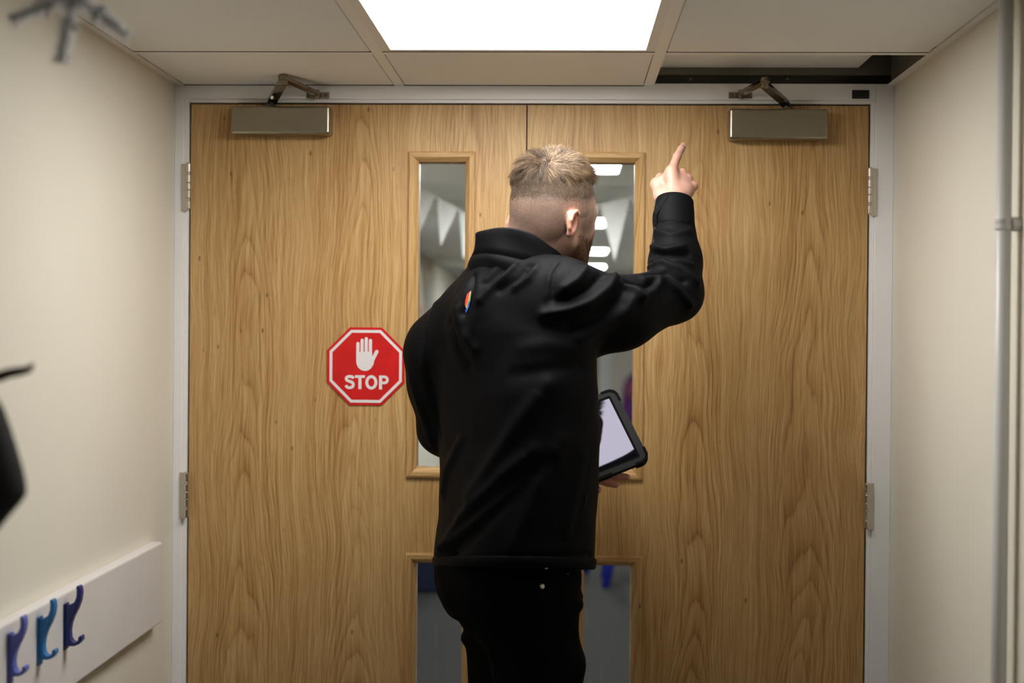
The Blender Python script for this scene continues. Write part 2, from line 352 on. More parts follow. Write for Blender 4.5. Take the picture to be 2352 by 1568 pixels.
# door closers
def closer(sg, xl, xr, zt, zb, spx, epx, shpx, label):
    x0, x1 = P(xl, 275, -.048)[0], P(xr, 275, -.048)[0]; z1 = P(640 if sg < 0 else 1780, zt, -.048)[2]; z0 = P(640 if sg < 0 else 1780, zb, -.048)[2]
    t = empty('door_closer', ((x0+x1)/2, 0, z0), label, 'door closer', 'door closers')
    MB().box(x0, x1, -.048, -.0005, z0, z1).build('body', 'satin_nickel', t, bevel=.005, bseg=3)
    sp = P(*spx, -.026); el = P(*epx, -.155); sh = P(*shpx, -.026)
    s = np.array([sp[0], -.026, z1])
    MB().cyl(s-(0, 0, .002), s+(0, 0, .008), .0145, 24, .0115).build('spindle_cap', 'chrome', t, bevel=.001)
    # cranked main arm: rises off the spindle, then runs out level to the elbow
    kn = np.array([s[0]+(el[0]-s[0])*.20, -.026+(el[1]+.026)*.14, s[2]+.019])
    up = np.array([0, 0, 1.])
    def bar(a, b_, w0, w1, th, nm, mt):
        a = np.array(a); b_ = np.array(b_); dr = b_-a; sd = np.cross(dr, up); sd /= np.linalg.norm(sd); nn = np.cross(sd, dr); nn /= np.linalg.norm(nn)
        k = 6; o0 = []; o1 = []
        L = np.linalg.norm(dr); dr = dr/L
        pts = []
        for i in range(k+1): an = math.pi/2+math.pi*i/k; pts.append(a+sd*w0*math.sin(an)+dr*w0*math.cos(an)*1.0)
        for i in range(k+1): an = -math.pi/2+math.pi*i/k; pts.append(b_+sd*w1*math.sin(an)+dr*w1*math.cos(an))
        MB().prism([p-nn*th/2 for p in pts], [p+nn*th/2 for p in pts]).build(nm, mt, t, bevel=.0012)
    bar(s+(0, 0, .006), kn, .0105, .012, .009, 'arm_crank', 'dark_metal')
    bar(kn, el-(0, 0, .006), .012, .012, .009, 'main_arm', 'chrome')
    shp = np.array([sh[0], -.026, sh[2]])
    bar(el+(0, 0, .004), shp+(0, 0, .0015), .0105, .0095, .009, 'forearm', 'chrome')
    MB().cyl(el-(0, 0, .013), el+(0, 0, .012), .0085, 20).cyl(el-(0, 0, .012), el-(0, 0, .006), .0115, 20).cyl(el+(0, 0, .002), el+(0, 0, .009), .0118, 20).build('elbow_joint', 'chrome', t, bevel=.0008)
    MB().box(sh[0]-.028, sh[0]+.028, FX-.004, FX, sh[2]-.0075, sh[2]+.0075).build('shoe_plate', 'chrome', t, bevel=.0008)
    MB().cyl(shp-(0, 0, .011), shp+(0, 0, .011), .0062, 16).box(sh[0]-.006, sh[0]+.006, FX-.016, FX, sh[2]-.006, sh[2]+.004).build('shoe_pivot', 'chrome', t, bevel=.0006)
    for dx in (-.019, .019): MB().cyl((sh[0]+dx, FX-.003, sh[2]), (sh[0]+dx, FX-.0058, sh[2]), .0036, 12).build('screw', 'screw', t)
closer(-1, 530, 757, 243, 307, (622, 236), (650, 183), (728, 217), 'satin silver door closer with folded arm at the top of the left door')
closer(1, 1676, 1902, 249, 319, (1809, 243), (1757, 190), (1702, 217), 'satin silver door closer with folded arm at the top of the right door')
# black patch on the head of the frame
a, b_ = P(1957, 207, FX), P(1996, 227, FX)
k = MB().box(a[0], b_[0], FX-.003, FX, b_[2], a[2]).build('sensor_block', 'black_plastic', origin=((a[0]+b_[0])/2, FX, b_[2]), bevel=.001)
tag(k, 'small black rectangular block on the white frame above the right door', 'sensor')

# ------------------------------------------------------------------ stop sign
sc_ = P(840, 841, -.003); SR = .0945
t = empty('stop_sign', tuple(sc_), 'red octagonal STOP sign with a white raised hand on the left door', 'sign')
def octa(r, y): return [(sc_[0]+r/math.cos(math.pi/8)*math.cos(math.pi/8+i*math.pi/4), y, sc_[2]+r/math.cos(math.pi/8)*math.sin(math.pi/8+i*math.pi/4)) for i in range(8)]
MB().prism(octa(SR, -.0005), octa(SR, -.003)).build('plate', 'sign_red', t)
bd = MB()
o0, o1 = octa(SR*.935, -.0033), octa(SR*.862, -.0033)
for i in range(8):
    j = (i+1) % 8; q = [o0[i], o0[j], o1[j], o1[i]]; bd.prism(q, [(x, -.0029, z) for x, y, z in q])
bd.build('border', 'sign_white', t)
s_ = SR*2/1170.                                         # metres per pixel of the close-up of the sign
def sg_(x, z, y=-.0034): return (sc_[0]+(x-907)*s_, y, sc_[2]-(z-787)*s_)
hd = MB()
def flatcap(x0, z0, x1, z1, r, dy):
    a0 = math.atan2(z1-z0, x1-x0); pts = []
    for i in range(9): an = a0-math.pi/2+math.pi*i/8; pts.append((x1+r*math.cos(an), z1+r*math.sin(an)))
    for i in range(9): an = a0+math.pi/2+math.pi*i/8; pts.append((x0+r*math.cos(an), z0+r*math.sin(an)))
    hd.prism([sg_(x, z, -.0034-dy) for x, z in pts], [sg_(x, z, -.0029) for x, z in pts])
for i, (x, zt) in enumerate(((787, 445), (850, 395), (913, 370), (976, 398))): flatcap(x, zt, x, 640, 24, i*.00002)
flatcap(1072, 565, 985, 740, 27, .00009)
pal = [(763, 570), (1002, 570), (1005, 640), (1040, 680), (1025, 760), (985, 820), (940, 850), (893, 857), (840, 845), (795, 810), (768, 755), (763, 700)]
hd.prism([sg_(x, z, -.0036) for x, z in pal], [sg_(x, z, -.0029) for x, z in pal])
hd.build('raised_hand', 'sign_white', t)
lt = MB()
rb_n = [0]
def ribbon(pts, hw, closed=False):
    rb_n[0] += 1; dy_ = -.0034-.00005*rb_n[0]
    pts = [np.array(p, float) for p in pts]; n = len(pts); l, r = [], []
    for i in range(n):
        a, b = (pts[i-1], pts[(i+1) % n]) if closed else (pts[max(i-1, 0)], pts[min(i+1, n-1)])
        d = (b-a)/np.linalg.norm(b-a); q = np.array([-d[1], d[0]])*hw; l.append(pts[i]+q); r.append(pts[i]-q)
    for i in range(n if closed else n-1):
        j = (i+1) % n; q = [l[i], l[j], r[j], r[i]]; lt.prism([sg_(x, z, dy_) for x, z in q], [sg_(x, z, -.0029) for x, z in q])
def smooth_line(p, m_=6):
    p = [np.array(q, float) for q in p]; p = [2*p[0]-p[1]]+p+[2*p[-1]-p[-2]]; o = []
    for i in range(1, len(p)-2):
        for k_ in range(m_):
            t_ = k_/m_; o.append(.5*((2*p[i])+(-p[i-1]+p[i+1])*t_+(2*p[i-1]-5*p[i]+4*p[i+1]-p[i+2])*t_*t_+(-p[i-1]+3*p[i]-3*p[i+1]+p[i+2])*t_**3))
    return o+[p[-2]]
ribbon(smooth_line([(720, 972), (708, 950), (668, 941), (628, 950), (615, 976), (628, 1000), (668, 1016), (708, 1034), (720, 1066), (706, 1098), (666, 1111), (626, 1102), (611, 1074)]), 22)
ribbon([(745, 942), (897, 942)], 20); ribbon([(822, 942), (822, 1131)], 23)
ribbon([(994+69*math.cos(2*math.pi*i/40), 1027+86*math.sin(2*math.pi*i/40)) for i in range(40)], 22, True)
ribbon([(1133, 922), (1133, 1132)], 23)
ribbon([(1133, 942), (1192, 942)]+[(1192+45*math.sin(math.pi*i/12), 988-46*math.cos(math.pi*i/12)) for i in range(1, 12)]+[(1192, 1034), (1133, 1034)], 20)
lt.build('lettering', 'sign_white', t)

# ------------------------------------------------------------------ coat rail and hooks on the left wall
RX = LW+.027
ra, rb = PX(374, 1243, RX), PX(374, 1427, RX)
rail = MB().box(LW, RX, -2.75, ra[1], rb[2], ra[2]).build('coat_rail', 'rail_white', origin=(LW, -1.4, rb[2]), bevel=.005, bseg=3)
tag(rail, 'long white board fixed low along the left wall, carrying coat hooks', 'coat rail')
hp = [(590, 872), (640, 862), (675, 835), (692, 790), (695, 730), (690, 698), (700, 688), (714, 688), (728, 705), (735, 760), (725, 830), (700, 900), (665, 970), (640, 1040), (630, 1110), (636, 1170), (655, 1200), (685, 1208), (708, 1192), (712, 1160), (722, 1146), (738, 1144), (748, 1156), (746, 1185), (720, 1220), (680, 1238), (640, 1240), (590, 1236)]
for (bx, bz, mt, lab) in ((150.5, 1389, 'hook_navy', 'navy blue plastic coat hook, nearest to the doors'), (90, 1420, 'hook_teal', 'bright teal blue plastic coat hook, middle of three'), (22, 1458, 'hook_lilac', 'lilac blue plastic coat hook, farthest from the doors')):
    p = PX(bx, bz, RX); q = p[1]; kk = 1/3.92/(F_PX/(q-CAM[1]))
    kk *= 1.0
    t = empty('coat_hook', (RX, q, p[2]-.075), lab, 'coat hook', 'plastic coat hooks on the white rail')
    out = [((x-590)*kk, -(z-872)*kk) for x, z in hp]
    MB().prism([(RX+u+.002, q-.009, p[2]+v) for u, v in out], [(RX+u+.002, q+.009, p[2]+v) for u, v in out]).build('hook', mt, t, bevel=.002)
    MB().box(RX, RX+.003, q-.012, q+.012, p[2]-.082, p[2]+.004).build('back_plate', mt, t, bevel=.001)

# ------------------------------------------------------------------ conduit on the right wall
pc = PX(2305, 515, RW-.027); PY_ = pc[1]
t = empty('conduit_pipe', (RW-.027, PY_, 0), 'grey vertical conduit pipe running up the right wall', 'pipe')
MB().tube([(RW-.027, PY_, 0), (RW-.027, PY_, ZC+.12)], .0130, 24).build('pipe', 'pipe_grey', t, smooth=True)
cl = MB()
for dz in (-.006, .006): cl.cyl((RW-.027, PY_, pc[2]+dz-.0035), (RW-.027, PY_, pc[2]+dz+.0035), .0155, 24)
cl.cyl((RW-.027, PY_, pc[2]-.009), (RW-.027, PY_, pc[2]+.009), .0147, 24)
cl.build('pipe_clip', 'pipe_grey', t, bevel=.0008)
MB().cyl((RW-.016, PY_-.004, pc[2]), (RW, PY_-.004, pc[2]), .0125, 20).build('clip_base', 'rail_white', t, bevel=.002)

# ------------------------------------------------------------------ foreground: snowflake, peg and black coat
SY = CAM[1]+1.72
s0 = P(168, -12, SY)
t = empty('snowflake_decoration', tuple(s0), 'silver tinsel snowflake hanging from the ceiling at top left', 'decoration')
ang0 = math.radians(-97)
def hairy(a, b, r, mt, nm, seed):
    # a tinsel arm: a core with bristling strips
    rr = np.random.default_rng(seed); a = np.array(a); b = np.array(b); mb = MB(); mb.tube([a, b], [r*.15, r*.15], 8)
    dr = (b-a)/np.linalg.norm(b-a)
    for i in range(380):
        p = a+(b-a)*rr.random(); v = rr.normal(size=3); v -= dr*(v@dr)*.7; v /= np.linalg.norm(v); q = p+v*r*(.9+.25*rr.random())
        s = np.cross(v, rr.normal(size=3)); s /= np.linalg.norm(s); s *= .0013
        mb.add([p-s, p+s, q+s*.6, q-s*.6], [(0, 1, 2, 3)])
    return mb.build(nm, mt, t)
for i in range(6):
    an = ang0+i*math.pi/3; L = .082 if i else .086
    ex = np.array([math.cos(an), .18*math.cos(an*2+1), math.sin(an)])
    hairy(s0, s0+ex*L, .0125, 'tinsel', 'snowflake_arm', 10+i)
    for sgn in (-1, 1):
        a2 = an+sgn*math.radians(42); q = s0+ex*L*.34
        e2 = np.array([math.cos(a2), .1, math.sin(a2)])
        hairy(q, q+e2*.018, .003, 'tinsel_light', 'snowflake_branch', 30+i*2+sgn)
    hairy(s0+ex*.03+(0, -.006, 0), s0+ex*L+(0, -.006, 0), .005, 'tinsel_light', 'snowflake_rib', 60+i)
MB().tube([s0, (s0[0], s0[1], ZC)], .0006, 6).build('hanging_thread', 'string', t)

BY = CAM[1]+1.56
pk = [P(76, 836, BY), P(66, 848, BY), P(45, 853, BY), P(20, 857, BY), P(0, 864, BY), P(-40, 874, BY), P(-120, 884, BY), P(-260, 892, BY)]
endp = np.array([LW, BY-.02, pk[-1][2]-.01]); pk.append(endp)
t = empty('coat_peg', tuple(endp), 'thin dark brown wooden peg with an upturned tip at the left edge', 'coat peg')
MB().tube(pk, [.0022, .0042, .0052, .0056, .006, .0065, .007, .008, .009], 12).build('peg_arm', 'peg_brown', t, smooth=True)
MB().box(LW, LW+.014, BY-.05, BY+.01, endp[2]-.05, endp[2]+.04).build('wall_plate', 'peg_brown', t, bevel=.003)

# ------------------------------------------------------------------ beyond the doors
FY1 = 13.0; FLW, FRW = -1.05, 1.45; FZ = ZC
struct('floor_far', MB().box(FLW-.1, FRW+.1, .05, FY1, -.05, 0), 'carpet')
struct('wall_far_left', MB().box(FLW-.1, FLW, .10, FY1, 0, 2.3), 'far_wall')
struct('wall_far_right', MB().box(FRW, FRW+.1, .10, FY1, 0, 2.3), 'far_wall')
struct('wall_far_end', MB().box(FLW-.1, FRW+.1, FY1, FY1+.1, 0, 2.3), 'far_wall')
struct('ceiling_far', MB().box(FLW-.1, FRW+.1, .10, FY1, FZ, FZ+.1), 'far_ceiling')
struct('wall_far_front', MB().box(FLW-.1, LW, .10, .14, 0, 2.3).box(RW, FRW+.1, .10, .14, 0, 2.3), 'far_wall')
for (px, py, lab) in ((1428, 400, 'nearest light panel seen through the right door window'), (1393, 522, 'second light panel seen through the right door window'), (1395, 583, 'third light panel seen through the right door window'), (1390, 617, 'farthest light panel seen through the right door window')):
    q = PZ(px, py, FZ-.012); ceiling_lamp(q[0]-.50, q[0], q[1]-.6, q[1], FZ-.012, lab, 'far_diffuser', 'light panels beyond the doors', .015)
# beam across the far ceiling
struct('trim_2', MB().box(FLW, FRW, 3.1, 3.4, FZ-.05, FZ), 'far_ceiling')
# pinboard on the far left wall
t = empty('pinboard', (FLW, 6.0, 1.1), 'dark framed brown pinboard seen through the left door window', 'pinboard')
pe = PX(1001, 592, FLW+.03); y1 = pe[1]; y0 = y1-3.2
MB().box(FLW, FLW+.02, y0, y1, pe[2]-1.0, pe[2]).build('board', 'board_brown', t)
MB().box(FLW, FLW+.05, y0-.05, y1+.05, pe[2], pe[2]+.075).build('top_rail', 'board_dark', t)
for k in range(9):
    ya_ = y0+.1+k*.34; MB().box(FLW+.02, FLW+.023, ya_, ya_+.24, pe[2]-.72+.14*(k % 3), pe[2]-.4+.14*(k % 3)).build('paper', ('paper_a', 'paper_b', 'paper_c')[k % 3], t)
# bunting
def bunting(p0, p1, n, w_, h_, sag, label, lean=0.):
    p0 = np.array(p0); p1 = np.array(p1)
    t = empty('bunting', tuple((p0+p1)/2), label, 'bunting', 'white bunting beyond the doors')
    f = lambda s: p0+(p1-p0)*s-np.array([0, 0, sag*4*s*(1-s)])
    MB().tube([f(i/24) for i in range(25)], .003, 6).build('cord', 'bunting_white', t)
    L = np.linalg.norm(p1-p0); dr = (p1-p0)/L; nn = np.cross(dr, (0, 0, 1)); nn /= np.linalg.norm(nn)
    for i in range(n):
        s = (i+.5)/n; c = f(s); a = f(s-w_/2/L); b = f(s+w_/2/L); tip = (a+b)/2+(a-b)*lean-np.array([0, 0, h_])+nn*.01*math.sin(i*2.1)
        th = nn*.0012; cc = (a+b+tip)/3+nn*.012*math.cos(i*1.7)
        MB().prism([a-th, b-th, tip-th], [a+th, b+th, tip+th]).build('pennant', 'bunting_white', t)
BYa = 2.35
q0, q1 = P(1290, 486, BYa), P(1475, 446, BYa)
def ext(a, b, s0_, s1_): a = np.array(a); b = np.array(b); return a+(b-a)*s0_, a+(b-a)*s1_
e0, e1 = ext(P(1362, 476, BYa), P(1447, 455, BYa), -8.02, 4.98)
e0[0] = max(e0[0], FLW+.01)
A, B = P(1377, 470, BYa), P(1449, 452, BYa); Wp = np.linalg.norm(B-A)
u = (B-A)/Wp
n0 = -2; n1 = 6
bunting(A+u*Wp*n0, A+u*Wp*n1, n1-n0, Wp*.97, P(1412, 461, BYa)[2]-P(1412, 599, BYa)[2], .0, 'string of white bunting seen through the right door window')
A, B = P(1003, 452, 2.3), P(1055, 483, 2.3); Wp = np.linalg.norm(B-A)*.98; u = (B-A)/np.linalg.norm(B-A)
A = P(1002, 451, 2.3)
bunting(A+u*Wp*-4, A+u*Wp*3, 7, Wp*.94, .190, .0, 'string of white bunting seen through the left door window', .3)
# white door casing on the end wall, coats
t = empty('far_door', (.35, FY1, 0), 'white door casing at the end of the room beyond the right window', 'door')
a, b_ = P(1374, 850, FY1), P(1404, 850, FY1)
MB().box(a[0]-.75, a[0], FY1-.04, FY1-.001, 0, 1.5).build('door_leaf', 'board_brown', t)
MB().box(a[0], b_[0], FY1-.06, FY1-.001, 0, 1.95).build('casing', 'far_white', t)
MB().box(a[0]-.75, a[0], FY1-.05, FY1-.001, 1.5, 1.95).build('casing', 'far_white', t)
# cheap rounded bag / coat solids by lathe-like loft
def loft(rings, n=24):
    mb = MB(); vs_ = []; fs = []
    for (c, rx, ry) in rings:
        for j in range(n): a = 2*math.pi*j/n; vs_.append((c[0]+rx*math.cos(a), c[1]+ry*math.sin(a), c[2]))
    for i in range(len(rings)-1):
        for j in range(n): fs.append((i*n+j, i*n+(j+1) % n, (i+1)*n+(j+1) % n, (i+1)*n+j))
    fs.append(tuple(range(n-1, -1, -1))); fs.append(tuple((len(rings)-1)*n+j for j in range(n)))
    return mb.add(vs_, fs)
c = P(1462, 905, FY1-.13)
t = empty('hanging_coat', (c[0], FY1, c[2]-.4), 'purple and pink coat hanging at the far end of the room', 'coat')
loft([((c[0], c[1], c[2]-.42), .16, .07), ((c[0], c[1], c[2]-.2), .17, .09), ((c[0], c[1], c[2]+.1), .15, .09), ((c[0], c[1], c[2]+.2), .10, .07), ((c[0], c[1], c[2]+.26), .03, .03)]).build('coat_body', 'coat_purple', t, smooth=True)
loft([((c[0]-.06, c[1]-.08, c[2]-.05), .06, .03), ((c[0]-.06, c[1]-.085, c[2]+.08), .07, .03), ((c[0]-.04, c[1]-.07, c[2]+.16), .04, .03)]).build('scarf', 'coat_pink', t, smooth=True)
MB().cyl((c[0], FY1, c[2]+.24), (c[0], c[1]-.02, c[2]+.26), .008, 10).build('peg', 'steel', t)
# blue stools
def stool(px, py, dx_, lab):
    g = PZ(px, py, .0); x, y = g[0]+dx_, g[1]
    t = empty('plastic_stool', (x, y, 0), lab, 'stool', 'blue stools beyond the doors')
    for dx in (-.13, .13):
        for dy in (-.13, .13): MB().tube([(x+dx*1.25, y+dy*1.25, 0), (x+dx*.7, y+dy*.7, .40)], [.024, .03], 10).build('leg', 'chair_blue', t, smooth=True)
    MB().cyl((x, y, .40), (x, y, .43), .17, 32).build('seat', 'chair_blue', t, bevel=.008)
stool(1390, 1338, .16, 'blue plastic stool seen low through the right door window')
stool(1345, 1306, -.16, 'blue plastic stool farther off behind the standing man, beyond the doors')
g = PZ(975, 1360, 0.)
t = empty('storage_tub', (g[0]-.05, g[1]+.2, 0), 'dark navy storage tub on the carpet beyond the left door', 'tub')
x, y = g[0]-.08, g[1]+.2
MB().prism([(x-.18, y-.2, 0), (x+.18, y-.2, 0), (x+.18, y+.2, 0), (x-.18, y+.2, 0)], [(x-.22, y-.24, .30), (x+.22, y-.24, .30), (x+.22, y+.24, .30), (x-.22, y+.24, .30)]).build('bin', 'tub_navy', t, bevel=.015)
MB().box(x-.24, x+.24, y-.26, y+.26, .30, .325).build('lid', 'tub_navy', t, bevel=.008)
g = PZ(990, 1058, 0.)
t = empty('floor_cushion', (g[0], g[1], 0), 'dark purple floor cushion far off through the left door window', 'cushion')
loft([((g[0], g[1], .0), .38, .36), ((g[0], g[1], .1), .45, .42), ((g[0], g[1], .25), .40, .38), ((g[0], g[1], .36), .2, .2), ((g[0], g[1], .39), .05, .05)]).build('cushion_body', 'coat_purple', t, smooth=True)

# ------------------------------------------------------------------ signed distance modelling for the person
def smin(a, b, k):
    h = np.clip(.5+.5*(b-a)/k, 0, 1); return b+(a-b)*h-k*h*(1-h)
def smax(a, b, k): return -smin(-a, -b, k)
class G3:
    def __init__(s, lo, hi, h):
        s.lo = np.array(lo, float); s.h = h; n = np.ceil((np.array(hi)-s.lo)/h).astype(int)+1; s.n = n
        ax = [(s.lo[i]+h*np.arange(n[i])).astype(np.float32) for i in range(3)]
        s.X, s.Y, s.Z = np.meshgrid(*ax, indexing='ij')
def cone(g, a, b, ra, rb):
    a = np.array(a, np.float32); b = np.array(b, np.float32); d = b-a; L2 = float(d@d)+1e-12
    x, y, z = g.X-a[0], g.Y-a[1], g.Z-a[2]
    t = np.clip((x*d[0]+y*d[1]+z*d[2])/L2, 0, 1)
    return np.sqrt((x-t*d[0])**2+(y-t*d[1])**2+(z-t*d[2])**2)-(ra+(rb-ra)*t)
def ell(g, c, r, ax=None):
    x, y, z = g.X-c[0], g.Y-c[1], g.Z-c[2]
    if ax is not None: x, y, z = x*ax[0][0]+y*ax[0][1]+z*ax[0][2], x*ax[1][0]+y*ax[1][1]+z*ax[1][2], x*ax[2][0]+y*ax[2][1]+z*ax[2][2]
    k0 = np.sqrt((x/r[0])**2+(y/r[1])**2+(z/r[2])**2); k1 = np.sqrt((x/r[0]**2)**2+(y/r[1]**2)**2+(z/r[2]**2)**2)+1e-9
    return k0*(k0-1)/k1
def surf(g, Fv):
    # naive surface nets
    s = Fv < 0; nx, ny, nz = Fv.shape
    cnt = np.zeros((nx-1, ny-1, nz-1), np.float32); acc = np.zeros((3, nx-1, ny-1, nz-1), np.float32)
    for ax in range(3):
        sl0 = [slice(None)]*3; sl1 = [slice(None)]*3; sl0[ax] = slice(0, -1); sl1[ax] = slice(1, None)
        f0, f1 = Fv[tuple(sl0)], Fv[tuple(sl1)]; cr = (f0 < 0) != (f1 < 0)
        tt = np.where(cr, f0/np.where(cr, f0-f1, 1), 0)
        o1, o2 = [i for i in range(3) if i != ax]
        for d1 in (0, 1):
            for d2 in (0, 1):
                q = [slice(None)]*3
                q[o1] = slice(d1, d1+Fv.shape[o1]-1); q[o2] = slice(d2, d2+Fv.shape[o2]-1)
                c = cr[tuple(q)]; cnt += c; acc[ax] += np.where(c, tt[tuple(q)], 0)
                acc[o1] += c*d1; acc[o2] += c*d2
    idx = np.nonzero(cnt > 0); num = len(idx[0]); mp = -np.ones(cnt.shape, np.int64); mp[idx] = np.arange(num)
    co = np.stack([(idx[i]+acc[i][idx]/cnt[idx])*g.h+g.lo[i] for i in range(3)], -1)
    faces = []
    for ax in range(3):
        sl0 = [slice(1, -1)]*3; sl1 = [slice(1, -1)]*3; sl0[ax] = slice(0, -1); sl1[ax] = slice(1, None)
        a = s[tuple(sl0)]; b = s[tuple(sl1)]
        o1, o2 = (ax+1) % 3, (ax+2) % 3
        for flip in (False, True):
            w_ = np.nonzero((a & ~b) if not flip else (~a & b))
            if len(w_[0]) == 0: continue
            base = [w_[i]+(0 if i == ax else 1) for i in range(3)]
            q = []
            for d1, d2 in ((-1, -1), (0, -1), (0, 0), (-1, 0)):
                k = [base[0].copy(), base[1].copy(), base[2].copy()]; k[o1] += d1; k[o2] += d2; q.append(mp[k[0], k[1], k[2]])
            q = np.stack(q, -1)
            if flip: q = q[:, ::-1]
            faces.append(q)
    fc = np.concatenate(faces); fc = fc[(fc >= 0).all(1)]
    return co, fc
def relax(co, fc, it=2, lam=.5):
    e = np.concatenate([fc[:, [0, 1]], fc[:, [1, 2]], fc[:, [2, 3]], fc[:, [3, 0]]])
    for _ in range(it):
        s = np.zeros_like(co); c = np.zeros(len(co))
        for i in range(3): s[:, i] = np.bincount(e[:, 0], co[e[:, 1], i], len(co))+np.bincount(e[:, 1], co[e[:, 0], i], len(co))
        c = np.bincount(e[:, 0], minlength=len(co))+np.bincount(e[:, 1], minlength=len(co))
        co = co+lam*(s/np.maximum(c, 1)[:, None]-co)
    return co
def vnorm(co, fc):
    n = np.cross(co[fc[:, 2]]-co[fc[:, 0]], co[fc[:, 3]]-co[fc[:, 1]]); v = np.zeros_like(co)
    for j in range(4):
        for i in range(3): v[:, i] += np.bincount(fc[:, j], n[:, i], len(co))
    return v/(np.linalg.norm(v, axis=1, keepdims=True)+1e-12)
def qmesh(name, co, fc):
    me = bpy.data.meshes.new(name); me.vertices.add(len(co)); me.vertices.foreach_set('co', np.asarray(co, np.float32).ravel())
    k = fc.shape[1]; me.loops.add(fc.size); me.loops.foreach_set('vertex_index', fc.astype(np.int32).ravel()); me.polygons.add(len(fc))
    me.polygons.foreach_set('loop_start', np.arange(0, fc.size, k, dtype=np.int32)); me.polygons.foreach_set('loop_total', np.full(len(fc), k, np.int32))
    me.update(calc_edges=True); me.validate(); return me
def seg_dist(p, a, b):
    d = b-a; t = np.clip(((p-a)@d)/(d@d+1e-12), 0, 1); return np.linalg.norm(p-(a+t[:, None]*d), axis=1)
def smoothstep(a, b, x): t = np.clip((x-a)/(b-a), 0, 1); return t*t*(3-2*t)
def vnoise(p, f, seed=0):                               # cheap smooth value noise
    p = p*f; i = np.floor(p).astype(np.int64); t = p-i; t = t*t*(3-2*t)
    def hsh(a, b, c): n = (a*73856093) ^ (b*19349663) ^ (c*83492791) ^ (seed*7919); n = (n ^ (n >> 13))*1274126177 & 0x7fffffff; return (n % 10007)/10007.
    r = 0
    for dx in (0, 1):
        for dy in (0, 1):
            for dz in (0, 1):
                r = r+hsh(i[:, 0]+dx, i[:, 1]+dy, i[:, 2]+dz)*np.where(dx, t[:, 0], 1-t[:, 0])*np.where(dy, t[:, 1], 1-t[:, 1])*np.where(dz, t[:, 2], 1-t[:, 2])
    return r

def skinmat(name):
    mt, nt, b = nodes(name); L = nt.links
    at = N(nt, 'ShaderNodeVertexColor'); at.layer_name = 'tone'
    tc = N(nt, 'ShaderNodeTexCoord'); n = N(nt, 'ShaderNodeTexNoise', Scale=55., Detail=3.); L.new(tc.outputs['Object'], n.inputs['Vector'])
    r = ramp(nt, [(.3, (.92, .90, .90)), (.7, (1., 1., 1.))]); L.new(n.outputs['Fac'], r.inputs['Fac'])
    mx = N(nt, 'ShaderNodeMixRGB', blend_type='MULTIPLY'); mx.inputs['Fac'].default_value = 1.; L.new(at.outputs['Color'], mx.inputs['Color1']); L.new(r.outputs['Color'], mx.inputs['Color2'])
    L.new(mx.outputs['Color'], b.inputs['Base Color']); b.inputs['Roughness'].default_value = .5
    b.inputs['Subsurface Weight'].default_value = .12; b.inputs['Subsurface Radius'].default_value = (.008, .003, .0015); b.inputs['Subsurface Scale'].default_value = .6
    n2 = N(nt, 'ShaderNodeTexNoise', Scale=700., Detail=2.); L.new(tc.outputs['Object'], n2.inputs['Vector']); bp = N(nt, 'ShaderNodeBump', Strength=.08, Distance=.001); L.new(n2.outputs['Fac'], bp.inputs['Height']); L.new(bp.outputs['Normal'], b.inputs['Normal'])
    MATS[name] = mt
skinmat('skin')
def hairmat(name):
    mt, nt, b = nodes(name); L = nt.links
    at = N(nt, 'ShaderNodeVertexColor'); at.layer_name = 'tone'; L.new(at.outputs['Color'], b.inputs['Base Color'])
    b.inputs['Roughness'].default_value = .42; b.inputs['Specular IOR Level'].default_value = .35
    MATS[name] = mt
hairmat('hair_strands')
def setcol(me, col):
    a = me.color_attributes.new('tone', 'FLOAT_COLOR', 'POINT'); c = np.ones((len(me.vertices), 4), np.float32); c[:, :3] = col; a.data.foreach_set('color', c.ravel())

PB = np.array([*P(1190, 1300, -.52)[:2], 0.])
person = empty('person', tuple(PB), 'man in black jacket and trousers pointing up at the right door, holding a tablet', 'person')

# ---- jacket ----------------------------------------------------------------
HEMS = -.18                                            # the raised arm pulls the near side of the hem up
levels = [  # py, left px, right px, centre Y, facing angle, b/a
    (1300, 1000, 1357, -.520, 68, .74), (1280, 999, 1358, -.520, 68, .74), (1200, 1007, 1361, -.525, 66, .74), (1100, 1013, 1366, -.530, 62, .72), (1000, 1012, 1367, -.535, 57, .68),
    (900, 1003, 1364, -.540, 52, .64), (830, 1000, 1362, -.545, 47, .60), (760, 1003, 1360, -.545, 43, .56), (700, 1022, 1338, -.54, 41, .52), (650, 1055, 1310, -.535, 40, .50), (615, 1090, 1292, -.53, 40, .55)]
lv = []
for (py, l, r, cy, an, asp) in levels:
    pl, pr = P(l, py, cy), P(r, py, cy); an = math.radians(an); hw = (pr[0]-pl[0])/2
    a = hw/math.sqrt(math.cos(an)**2+(asp*math.sin(an))**2)
    lv.append(((pl[2]+pr[2])/2, (pl[0]+pr[0])/2, cy, a, a*asp, an))
lv = np.array(sorted(lv))
def torso(g, off=0., ztop=None, zbot=None):
    z1 = g.Z[0, 0, :]; it = [np.interp(z1, lv[:, 0], lv[:, i]).astype(np.float32)[None, None, :] for i in range(1, 6)]
    cx, cy, a, b, an = it; x, y = g.X-cx, g.Y-cy; c, s = np.cos(an), np.sin(an)
    u, v = x*c-y*s, x*s+y*c                              # u = his right, v = his front
    a = a+off; b = b+off
    # flatter, slightly square back
    k = ((np.abs(u)/a)**2.3+(np.abs(v)/b)**2.3)**(1/2.3)
    d = (k-1)*np.minimum(a, b)
    d = d*.95
    top = g.Z-(lv[-1, 0] if ztop is None else ztop); bot = (lv[0, 0] if zbot is None else zbot)+HEMS*(g.Y-lv[0, 2])-g.Z
    return smax(smax(d, top, .03), bot, .006)
